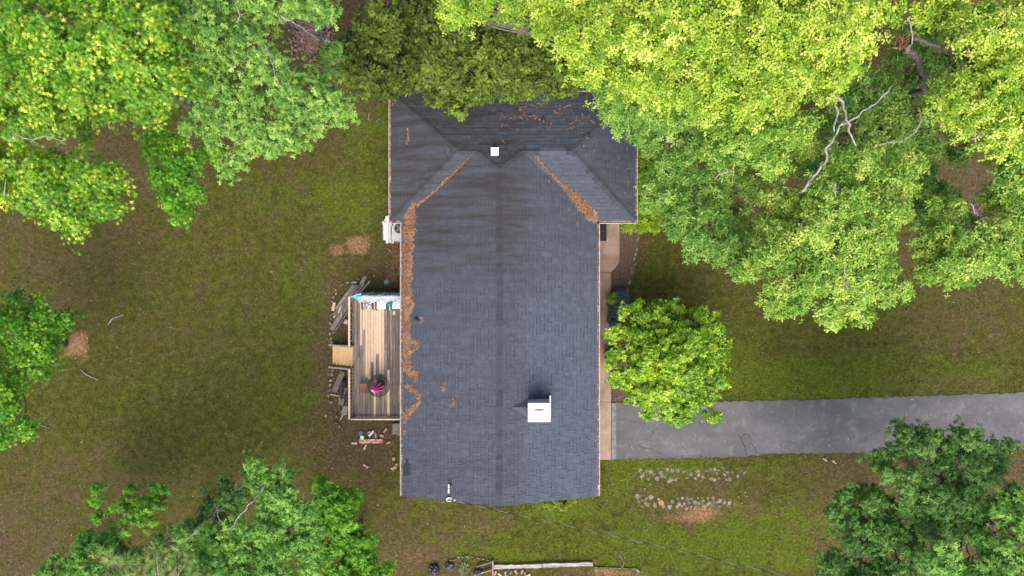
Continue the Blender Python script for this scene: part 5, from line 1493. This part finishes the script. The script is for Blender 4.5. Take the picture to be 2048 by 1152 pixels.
tree('oak_tree', 'green oak at the right edge below the bright corner oak', 'oak', M['oak_mid'],
     [(1870, 470, 45, 12), (1920, 440, 40, 12), (1900, 520, 50, 12.4), (1960, 500, 55, 12.6), (2010, 480, 50, 12.6), (2040, 420, 45, 12.6), (2040, 350, 50, 12.8), (1990, 530, 40, 12.4), (2050, 530, 45, 12.4), (1930, 545, 28, 12), (2020, 310, 36, 12.6), (1870, 420, 30, 11.6), (1860, 540, 26, 12), (2090, 440, 60, 12.6), (1985, 400, 20, 11.6)],
     (1850, 430), 12, 2.0, 12, .5, .98, .26, 'palebark')
tree('oak_tree', 'shaded deep green oak understorey between the broken trunk and bare limbs', 'oak', M['oak'],
     [(1700, 210, 50, 8.5), (1760, 240, 55, 9), (1820, 230, 50, 9), (1740, 300, 50, 8.5), (1800, 290, 50, 9), (1870, 280, 45, 9), (1650, 260, 40, 8.5), (1860, 150, 50, 9), (1920, 320, 34, 9), (1600, 330, 40, 8.5), (1850, 370, 45, 8.6), (1480, 420, 36, 7.6), (1540, 460, 36, 8),
      (1780, 180, 50, 9), (1700, 150, 45, 9), (1930, 140, 45, 9), (1890, 210, 45, 9), (1670, 330, 40, 8.6), (1780, 340, 45, 8.8), (1720, 360, 40, 8.6), (1820, 110, 45, 9), (1940, 70, 50, 9.4), (1870, 60, 50, 9.4), (1990, 160, 50, 9.4), (2030, 240, 50, 9.4), (1440, 380, 34, 7.6), (1500, 480, 34, 8), (1870, 430, 40, 9), (1900, 390, 24, 9)],
     (1720, 300), 13, 1.7, 10, .52, 1.1, .18)
# broken trunk and bare limbs
br_ = empty('broken_trunk', P(1640, 240), 'broken dead trunk with reddish split top in the upper right woods', 'dead tree')
def limb(pts, r0, r1, m, name, par, n=8):
    mb = MB(); q0 = [P(*p) for p in pts]; q = [q0[0]]; rl = random.Random(int(pts[0][0] * 7 + pts[-1][1]))
    if m == 'palebark': r0 *= .5; r1 *= .5
    for a, b_ in zip(q0[:-1], q0[1:]):
        for k_ in (.33, .66): q.append(a.lerp(b_, k_) + V(rl.gauss(0, 1), rl.gauss(0, 1), rl.gauss(0, 1)) * min(.10, (b_ - a).length * .06))
        q.append(b_)
    mb.tube(q, [r0 + (r1 - r0) * i / (len(q) - 1) for i in range(len(q))], n); return mb.build(name, M[m], par, True)
limb([(1640, 240, 0), (1770, 205, 6.5), (1852, 180, 10.4), (1840, 140, 11.6), (1825, 105, 12.8), (1814, 92, 13.4)], .15, .11, 'darkbark', 'trunk', br_)
mb = MB(); c = P(1808, 85, 13.5); rt = random.Random(2)
for i in range(26):
    a = rt.uniform(0, 6.28); d = rt.uniform(0, .16); q = V(c.x + d * math.cos(a), c.y + d * math.sin(a), 13.2)
    mb.tube([q, q + V(rt.uniform(-.25, .25) - .08, rt.uniform(-.2, .2), rt.uniform(.2, .55))], [.06, .012], 4)
mb.build('splintered_top', M['rotwood'], br_)
lg = empty('fallen_limb', P(1900, 130, 11.5), 'long dead trunk section leaning right from the broken top', 'dead limb')
limb([(1822, 78, 13.4), (1870, 92, 13.2), (1930, 112, 12.8), (1985, 142, 12.2)], .08, .045, 'darkbark', 'stem', lg)
limb([(1930, 112, 11.7), (1962, 84, 12.4), (1985, 62, 13)], .05, .03, 'palebark', 'branch', lg); limb([(1962, 84, 12.4), (1980, 96, 12.6)], .03, .015, 'palebark', 'branch', lg)
limb([(1930, 112, 11.8), (1890, 140, 11.8), (1860, 132, 11.8)], .035, .012, 'palebark', 'branch', lg)
lg = empty('bare_limb', P(1690, 240, 15.3), 'long bare grey limb snaking diagonally through the right woods', 'dead limb')
limb([(1782, 172, 15.7), (1760, 198, 15.6), (1735, 218, 15.5), (1705, 238, 15.5), (1678, 252, 15.4), (1668, 275, 15.2), (1652, 296, 15.1), (1654, 318, 14.9), (1638, 340, 14.7), (1618, 362, 14.7), (1604, 384, 14.6)], .05, .085, 'palebark', 'stem', lg)
limb([(1678, 252, 15.4), (1690, 243, 15.6), (1696, 255, 15.7)], .05, .02, 'palebark', 'branch', lg); limb([(1735, 218, 15.5), (1745, 228, 15.7)], .03, .012, 'palebark', 'branch', lg); limb([(1652, 296, 15.1), (1664, 298, 15.2)], .04, .015, 'palebark', 'branch', lg)
limb([(1604, 384, 14.6), (1596, 386, 14.7)], .04, .012, 'palebark', 'branch', lg)
lg = empty('bare_limb', P(1680, 230, 14.7), 'mottled bare limb running straight down beside the snaking one', 'dead limb')
limb([(1672, 186, 14.7), (1686, 205, 14.7), (1692, 240, 14.6), (1702, 270, 14.5), (1712, 292, 14.3)], .10, .055, 'palebark', 'stem', lg); limb([(1668, 206, 14.7), (1676, 226, 14.7), (1668, 262, 14.7)], .06, .05, 'palebark', 'branch', lg)
for (pts, lb) in (([(1843, 235, 14.3), (1832, 262, 14.2), (1808, 280, 14.1), (1780, 285, 14.0), (1752, 288, 13.9)], 'curved bare limb right of the straight mottled one'), ([(1668, 362, 15.6), (1670, 382, 15.5), (1672, 395, 15.3)], 'short pale stub of limb above the front right oak'),
                  ([(1434, 352, 12.5), (1452, 345, 12.7), (1466, 338, 12.7)], 'pale forked twig right of the hedge'), ([(1942, 408, 14.3), (1950, 428, 14.2)], 'short pale stub of limb in the dark gap at the right'), ([(1815, 36, 16.7), (1822, 60, 16.1), (1816, 95, 15.3), (1806, 108, 14.7)], 'white bare branch curving over the broken trunk'),
                  ([(1688, 530, 16.1), (1692, 555, 15.9), (1696, 578, 15.7)], 'white forked twig low in the front right oak'), ([(1940, 278, 15.9), (1965, 272, 16.1)], 'thin pale twig below the corner oak')):
    e = empty('bare_limb', P(*pts[0]), lb, 'dead limb'); limb(pts, .055, .03, 'palebark', 'stem', e, 6)
    mid = pts[len(pts) // 2]; limb([mid, (mid[0] + 8, mid[1] - 7, mid[2] + .2)], .025, .01, 'palebark', 'branch', e, 5)
for (pts, lb) in (([(640, 82, 11.6), (610, 62, 12.0), (590, 48, 12.2), (560, 30, 12.6)], 'bare grey branch fanning out over leaf litter at the top'), ([(688, 145, 10.6), (650, 140, 11.2), (625, 128, 11.6)], 'thin bare branch reaching right from the upper left oak'),
                  ([(556, 172, 14.6), (548, 140, 14.6), (540, 110, 14.4), (528, 88, 14.2)], 'pale forked limb showing inside the upper left oak'), ([(470, 5, 14.6), (480, 30, 14.4), (474, 45, 14.2)], 'short grey limb at the top edge of the upper left oak'),
                  ([(132, 281, 14.2), (90, 272, 14.0), (60, 278, 13.8), (25, 268, 13.6)], 'bare grey branch reaching right from the left edge'), ([(12, 358, 14.0), (8, 390, 13.8)], 'short grey limb at the left edge in the sweetgum')):
    e = empty('bare_limb', P(*pts[0]), lb, 'dead limb'); limb(pts, .02, .06, 'palebark', 'stem', e, 6)
    for j in range(1, len(pts)):
        a = pts[j]; limb([a, (a[0] + 22 - 9 * j, a[1] - 16 + 12 * j, a[2] + .2)], .03, .01, 'palebark', 'branch', e, 5)
# --- left edge
tree('maple_tree', 'bright green maple at the left edge with its grey trunk foot showing', 'star', M['maple'],
     [(20, 610, 40, 6.5), (70, 640, 40, 6.2), (110, 652, 26, 5.6), (130, 640, 14, 5.4), (60, 690, 45, 6.2), (20, 660, 45, 6.8), (85, 725, 34, 5.4), (30, 730, 45, 6.6), (20, 780, 34, 7), (15, 830, 30, 7.4), (45, 858, 20, 7.6), (10, 880, 22, 7.8), (70, 612, 14, 5.8), (-40, 650, 60, 7.5), (-40, 780, 60, 8), (60, 860, 12, 7.6), (105, 690, 20, 5.2)],
     (124, 688), 14, 2.0, 12, .42, .95, .24)
# --- lower left
tree('oak_tree', 'blue green oak crown in the lower left with thin grey limbs', 'broad', M['oak_blue'],
     [(515, 935, 30, 10.4), (545, 950, 36, 10.8), (570, 985, 40, 11), (590, 1025, 40, 11), (545, 1010, 40, 11), (520, 975, 26, 10.4), (610, 1040, 26, 10.8), (540, 1065, 45, 11.2), (580, 1085, 45, 11), (500, 1075, 45, 11.4), (455, 1085, 40, 11.4), (480, 1120, 45, 11.6), (540, 1130, 50, 11.4), (400, 1080, 28, 11), (370, 1070, 20, 10.8), (610, 1120, 40, 10.8), (420, 1130, 45, 11.4), (500, 1200, 100, 11.5), (620, 1060, 24, 10.6)],
     (640, 1000), 15, 2.2, 15, .46, .94, .2, 'palebark')
tree('oak_tree', 'low dark green oak beside the blue green one, nearer the house', 'broad', M['maple'],
     [(662, 985, 26, 5.4), (680, 1010, 32, 5.6), (650, 1030, 34, 5.6), (690, 1050, 36, 5.8), (720, 1085, 32, 5.8), (660, 1080, 40, 5.8), (730, 1120, 34, 5.8), (690, 1120, 40, 6), (750, 1150, 34, 6), (640, 1120, 36, 6), (690, 1180, 60, 6), (705, 1000, 14, 5.2), (640, 975, 14, 5)],
     (720, 1050), 16, 2.6, 15, .36, 1.05, .14)
tree('oak_sapling', 'thin low oak sapling alone on the dark lawn at lower left', 'broad', M['maple'],
     [(195, 982, 13, 3), (190, 1000, 14, 3), (200, 1035, 20, 3), (235, 1010, 26, 3.2), (260, 1030, 26, 3.2), (250, 1050, 26, 3.2), (300, 990, 20, 3), (325, 978, 14, 3), (285, 1012, 20, 3.2), (315, 1010, 14, 3), (255, 985, 12, 3), (290, 1050, 24, 3), (230, 1075, 24, 3), (172, 1075, 10, 2.8)],
     (250, 1030), 17, 2.0, 11, .26, .95, .03, twigs=3)
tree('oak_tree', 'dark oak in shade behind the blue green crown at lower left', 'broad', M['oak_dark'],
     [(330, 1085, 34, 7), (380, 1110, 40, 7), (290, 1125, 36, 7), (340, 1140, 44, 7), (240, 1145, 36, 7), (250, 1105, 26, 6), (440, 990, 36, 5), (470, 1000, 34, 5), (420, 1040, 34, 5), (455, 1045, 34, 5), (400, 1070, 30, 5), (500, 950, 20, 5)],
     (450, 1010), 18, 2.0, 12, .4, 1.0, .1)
tree('oak_tree', 'green oak tufts at the very bottom left edge', 'broad', M['oak_blue'],
     [(110, 1140, 34, 9), (150, 1130, 24, 9), (175, 1145, 28, 9), (90, 1155, 30, 9), (165, 1100, 24, 6), (195, 1095, 26, 6), (215, 1075, 18, 5.6), (130, 1200, 60, 9)],
     (195, 1090), 19, 2.4, 13, .4, 1.1, .16)
# pine with needle starbursts
pr = np.random.default_rng(77)
pine = empty('pine_tree', P(420, 1000), 'pale green pine with starburst needle tufts at the bottom left', 'tree')
pts = [(219, 1120, 12.5), (313, 1097, 12.2), (360, 1101, 12.4), (284, 1126, 12.8), (247, 1135, 12.2), (355, 1124, 12), (378, 1118, 11.8), (276, 1150, 13), (330, 1150, 12.8), (385, 1143, 12.4), (252, 1123, 11.4), (300, 1140, 11.6), (345, 1138, 11.4), (410, 1150, 12), (405, 1128, 11.4), (430, 1110, 11), (225, 1160, 12.6), (265, 1172, 13), (330, 1176, 13), (390, 1172, 12.4), (300, 1118, 11), (325, 1116, 11)]
pp = np.array([tuple(P(*q)) for q in pts]); nn = np.tile([[-.25, -.15, 1.]], (len(pp), 1)) + pr.normal(0, .25, (len(pp), 3))
foliage('needle_tufts', 'pine', pp, nn, np.full(len(pp), 1.5), pr, M['pine'], pine, None, pr.uniform(.4, .8, len(pp)))
hub = P(330, 1230, 9.0)
mb = MB(); b0 = P(420, 1000); mb.tube([b0, b0.lerp(hub, .5) + V(-.1, 0, .3), hub], [.2, .16, .1], 8); mb.build('trunk', M['bark'], pine, True)
for q in pp:
    mb = MB(); mb.tube(wob_path(tuple(hub), tuple(q), pr, 4, .15), [.05, .04, .03, .022, .015], 5); mb.build('limb', M['bark'], pine, True)
for (pts, lb) in (([(458, 1058, 12), (480, 1030, 12.2), (508, 1002, 12.2), (518, 985, 12), (524, 965, 11.8)], 'thin grey forked limb in the lower left oak, right one'), ([(370, 1082, 12), (385, 1070, 12), (398, 1060, 12)], 'short pale limb above the pine tufts'), ([(444, 1045, 8), (436, 1022, 8), (428, 1000, 8)], 'thin pale limb in the shaded gap at lower left')):
    e = empty('bare_limb', P(*pts[0]), lb, 'dead limb'); limb(pts, .05, .02, 'palebark', 'stem', e, 6)
    a = pts[-2]; limb([a, (a[0] + 16, a[1] - 12, a[2] + .2)], .03, .012, 'palebark', 'branch', e, 5)
# --- lower right
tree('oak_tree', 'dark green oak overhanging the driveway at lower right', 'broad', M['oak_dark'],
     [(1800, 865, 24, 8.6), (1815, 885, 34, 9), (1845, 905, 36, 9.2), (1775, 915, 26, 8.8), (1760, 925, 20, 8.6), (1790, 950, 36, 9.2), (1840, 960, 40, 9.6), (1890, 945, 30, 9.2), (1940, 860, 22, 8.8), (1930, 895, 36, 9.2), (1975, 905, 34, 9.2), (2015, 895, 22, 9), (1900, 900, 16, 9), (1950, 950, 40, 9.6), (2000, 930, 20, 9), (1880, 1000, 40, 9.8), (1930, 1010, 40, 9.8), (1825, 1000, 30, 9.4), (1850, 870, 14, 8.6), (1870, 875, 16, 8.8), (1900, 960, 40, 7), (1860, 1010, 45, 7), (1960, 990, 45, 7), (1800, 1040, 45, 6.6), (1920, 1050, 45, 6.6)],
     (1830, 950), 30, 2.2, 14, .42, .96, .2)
tree('oak_tree', 'dark green oak on the lower right lawn, left of the driveway oak', 'broad', M['oak_dark'],
     [(1690, 1000, 26, 8), (1700, 985, 20, 8), (1680, 1035, 26, 8), (1720, 1045, 34, 8.4), (1760, 1020, 34, 8.6), (1740, 980, 22, 8), (1770, 1070, 40, 8.8), (1710, 1090, 30, 8.4), (1670, 1120, 30, 8.4), (1690, 1145, 34, 8.6), (1740, 1130, 40, 8.6), (1800, 1110, 45, 9), (1830, 1060, 40, 9), (1800, 1150, 45, 9), (1655, 1140, 18, 8.2), (1870, 1060, 34, 9), (1740, 1190, 60, 9), (1720, 1010, 34, 6), (1740, 1080, 40, 6), (1860, 1110, 45, 6.4), (1700, 1060, 30, 6)],
     (1740, 1000), 31, 2.2, 14, .42, .96, .18)
tree('oak_tree', 'lighter green oak filling the bottom right corner', 'broad', M['oak_blue'],
     [(2020, 985, 34, 10.4), (2045, 1010, 40, 10.6), (2020, 1035, 36, 10.6), (2040, 1070, 45, 10.8), (1995, 1085, 36, 10.4), (1965, 1100, 34, 10.4), (1890, 1105, 30, 10.6), (1870, 1125, 26, 10.6), (1900, 1140, 34, 10.8), (1985, 1130, 36, 10.8), (2030, 1130, 45, 11), (1945, 1145, 36, 10.6), (2080, 1040, 60, 10.8), (2000, 1190, 70, 11), (1985, 1020, 26, 9.8), (1960, 1060, 26, 9.6)],
     (1880, 1000), 32, 2.2, 14, .44, .98, .22)
# --- magnolia by the driveway
mg = []
rm = random.Random(8)
for i in range(40):
    a = 2.399 * i; q = math.sqrt((i + .5) / 40)
    mg.append((1337 + 102 * q * math.cos(a) * rm.uniform(.9, 1.1), 724 + 102 * q * math.sin(a) * rm.uniform(.9, 1.1), 30 * rm.uniform(.85, 1.2), 5.4 - 2.2 * q * q + rm.uniform(-.4, .4)))
mg += [(1232, 668, 20, 3.6), (1258, 625, 20, 3.6), (1275, 612, 14, 3.6), (1415, 645, 18, 3.6), (1448, 690, 16, 3.6), (1440, 760, 22, 3.6), (1360, 832, 24, 3.2), (1300, 815, 22, 3.2), (1425, 835, 14, 2.8), (1230, 760, 16, 3.2), (1400, 630, 18, 3.8), (1290, 640, 24, 4)]
tree('magnolia_tree', 'round glossy yellow green magnolia between the walkway and driveway', 'magnolia', M['magnolia'], mg, (1302, 712), 33, 3.4, 8, .34, .95, .11, twigs=4, squash=.8, stars=('oval', .17))

# --- hedge, shrubs, yucca, weeds
def bush(name, label, kind, m, lobes, seed, d, per, spread, size, cat, squash=.8):
    return tree(name, label, kind, m, lobes, (lobes[0][0], lobes[0][1]), seed, d, per, spread, size, .04, 'bark', .5, squash, twigs=2, cat=cat, low=-.4)
hl = []
rh = random.Random(6)
for i in range(15):
    y = 268 + 182 * i / 14
    for x in (1252, 1280, 1302): hl.append((x + rh.uniform(-3, 3) + (4 if i > 3 else -2), y, 15 * rh.uniform(.9, 1.15), 1.25 + rh.uniform(-.06, .06)))
hl += [(1262, 446, 12, .95), (1280, 447, 12, .95), (1298, 444, 13, .95), (1314, 436, 10, .95), (1314, 300, 10, 1.1), (1316, 380, 10, 1.1)]
bush('hedge', 'clipped yellow green hedge along the right end of the cross wing', 'tuft', M['hedge'], hl, 41, 12, 9, .20, 1.6, 'hedge')
bush('blue_shrub', 'blue grey shrub beside the walkway above the magnolia', 'tuft', M['spruce'], [(1242, 600, 20, .7), (1232, 615, 14, .6), (1250, 608, 14, .6), (1230, 630, 10, .5), (1226, 605, 9, .5), (1228, 645, 9, .4)], 42, 22, 14, .16, 1.5, 'shrub')
bush('dark_shrub', 'small dark shrub half hidden between walkway and magnolia', 'tuft', M['spruce'], [(1222, 712, 9, .5), (1224, 728, 9, .5)], 43, 22, 14, .14, 1.4, 'shrub')
bush('green_shrub', 'tiny bright green sprig at the left of the blue grey shrub', 'tuft', M['magnolia'], [(1224, 600, 6, .75)], 44, 30, 14, .1, 1.3, 'shrub')
bush('weed_clump', 'yellow green weed clump against the lower right gable end', 'tuft', M['weed'], [(1126, 1008, 10, .25), (1112, 1004, 7, .2), (1096, 1010, 5, .15), (1140, 1003, 6, .2)], 45, 26, 12, .12, 1.5, 'weeds')
yu = empty('yucca', P(929, 1136), 'spiky pale green yucca in the stone-edged corner bed', 'plant')
ry = random.Random(4); yc = P(929, 1136)
for i in range(34):
    a = 2.399 * i; el = ry.uniform(.15, 1.1); l = ry.uniform(.35, .5)
    d = V(math.cos(a) * math.cos(el), math.sin(a) * math.cos(el), math.sin(el)); s = V(-math.sin(a), math.cos(a), 0) * .022
    m_ = MB(); b0 = yc + d * .03 + V(0, 0, .04); m1 = yc + d * l * .6 + V(0, 0, .06); tp = yc + d * l + V(0, 0, .02)
    m_.add([b0 - s, b0 + s, m1 + s * 1.1, tp, m1 - s * 1.1, m1 - V(0, 0, .008)], [(0, 1, 2, 5), (0, 5, 4), (5, 2, 3), (4, 5, 3)], ry.random()); m_.build('blade', M['yucca'], yu)

# ------------------------------------------------------------------ grass and litter on the ground
r = np.random.default_rng(5)
n = 150000
gx_, gy_ = r.uniform(-29, 29, n), r.uniform(-16.5, 16.5, n)
gp = np.stack([gx_ * F / H + 1024, 576 - gy_ * F / H], 1)
d_, s_, l_ = cover(gx_, gy_)
keep = r.random(n) < np.clip(1.0 - 1.0 * d_ - 1.2 * s_ + .3 * l_, .05, 1)
keep &= ~((gx_ > XL + .3) & (gx_ < XR - .3) & (gy_ > YS + .3) & (gy_ < WB)) & ~((gx_ > WL + .4) & (gx_ < WR - .4) & (gy_ > WB) & (gy_ < WT))
keep &= ~((gp[:, 0] > 1226) & (gp[:, 1] > 789 - (gp[:, 0] - 2048) * .022) & (gp[:, 1] < 912 - (gp[:, 0] - 1480) * .008) & (gp[:, 1] > 700) & (gp[:, 1] < 922))
keep &= ~((gp[:, 0] > 1150) & (gp[:, 0] < 1241) & (gp[:, 1] > 440) & (gp[:, 1] < 922)) & ~((gp[:, 0] > 1240) & (gp[:, 0] < 1262) & (gp[:, 1] > 445) & (gp[:, 1] < 600))
keep &= ~((gp[:, 0] > 703) & (gp[:, 0] < 810) & (gp[:, 1] > 592) & (gp[:, 1] < 834))
gx_, gy_, d_, s_, l_ = gx_[keep], gy_[keep], d_[keep], s_[keep], l_[keep]
n = len(gx_); gz_ = ground_z(gx_, gy_)
V0 = []; 
for b in range(3):
    a = r.random(n) * 6.283; l = r.uniform(.05, .14, n) * (1 + .5 * l_) * (.6 + .9 * vnoise(gx_, gy_, .5, 77)); wd = r.uniform(.008, .019, n); tl = r.uniform(.4, 1.4, n)
    bx, by = gx_ + r.normal(0, .025, n), gy_ + r.normal(0, .025, n)
    hx_, hy_ = np.cos(a), np.sin(a)
    V0.append(np.stack([np.stack([bx - hy_ * wd, by + hx_ * wd, gz_ - .01], 1), np.stack([bx + hy_ * wd, by - hx_ * wd, gz_ - .01], 1),
                        np.stack([bx + hx_ * l * np.sin(tl), by + hy_ * l * np.sin(tl), gz_ + l * np.cos(tl) + .01], 1)], 1))
V0 = np.concatenate(V0); nt3 = len(V0)
rep = lambda q: np.repeat(np.tile(q, 3), 3)
tn = np.repeat(r.random(nt3), 3)
gr = link('grass', np_mesh('grass', V0.reshape(-1, 3), np.arange(nt3 * 3).reshape(-1, 3), {'dirt': rep(d_), 'straw': rep(s_), 'lush': rep(l_), 'tone': tn}), M['blades'])
tag(gr, 'short thin grass blades growing all over the lawn', 'grass', kind='stuff')
# fallen leaves, needles and pale flecks
n = 9000
lx, ly = r.uniform(-28, 28, n * 4), r.uniform(-16, 16, n * 4)
d_, s_, l_ = cover(lx, ly); wgt = np.clip(.03 + d_ * .34 + s_ * 1.6, 0, 1)
kp = (r.random(n * 4) < wgt); gp = np.stack([lx * F / H + 1024, 576 - ly * F / H], 1)
kp &= ~((lx > XL + .3) & (lx < XR - .3) & (ly > YS + .3) & (ly < WB)) & ~((gp[:, 0] > 1150) & (gp[:, 0] < 1241) & (gp[:, 1] > 440) & (gp[:, 1] < 922)) & ~((gp[:, 0] > 1226) & (gp[:, 1] > 800) & (gp[:, 1] < 915))
lx, ly, s_ = lx[kp], ly[kp], s_[kp]
pos = np.stack([lx, ly, ground_z(lx, ly) + .02 + r.random(len(lx)) * .02], 1)
tone = np.where(r.random(len(lx)) < .04, 1.0, np.clip(r.random(len(lx)) * .9 - .25 + s_ * .5, 0, .9))
o = link('fallen_leaves', needles('fallen_leaves', pos, np.tile([[0, 0, 1.]], (len(pos), 1)), .10, .03, 6, None, tone), M['litter'])
tag(o, 'brown fallen leaves and needles strewn over lawn and bare earth', 'leaf litter', kind='stuff')
hx_ = r.normal(622, 17, 900); hy_ = r.normal(72, 24, 900)
pos = np.stack([(hx_ - 1024) * k1, (576 - hy_) * k1, .03 + r.random(900) * .12], 1)
o = link('dead_leaf_heap', needles('dead_leaf_heap', pos, np.tile([[0, 0, 1.]], (900, 1)), .22, .11, 16, None, r.random(900) * .75, lay=.5), simple('dead_leaf', (.10, .055, .04), (.22, .14, .11), 6, .9, bmp=0))
tag(o, 'heap of brown dead leaves under the bare branches at the top', 'leaf litter', kind='stuff')
# leaves blown on the driveway
n = 420; vx = 2048 - 800 * r.random(n) ** 1.4; vy = r.uniform(800, 908, n)
pos = np.stack([(vx - 1024) * k1, (576 - vy) * k1, .018 + r.random(n) * .012], 1)
o = link('driveway_leaves', needles('driveway_leaves', pos, np.tile([[0, 0, 1.]], (n, 1)), .10, .03, 19, None, r.random(n) * .85), M['litter']); tag(o, 'scattered brown leaves and twigs on the driveway', 'leaf litter', kind='stuff')
# mulch chips
n = 5000; mx = r.uniform(1224, 1284, n); my = r.uniform(446, 800, n)
bd = np.interp(my, [446, 500, 545, 590, 640, 800], [1281, 1274, 1267, 1255, 1248, 1250]); lo = np.where(my < 527, 1242, np.where(my < 547, 1242 - (my - 527) * .85, 1226))
kp = (mx < bd) & (mx > lo); mx, my = mx[kp], my[kp]
pos = np.stack([(mx - 1024) * k1, (576 - my) * k1, .03 + r.random(len(mx)) * .03], 1)
M['chips'] = simple('mulch_chip', (.035, .022, .015), (.17, .115, .08), 30, .95, bmp=0)
o = link('mulch_chips', needles('mulch_chips', pos, np.tile([[0, 0, 1.]], (len(pos), 1)), .12, .035, 8, None), M['chips']); tag(o, 'dark brown bark chips covering the mulch bed', 'mulch', kind='stuff')
print('crown triangles', TRIS[0], 'objects', len(bpy.data.objects))
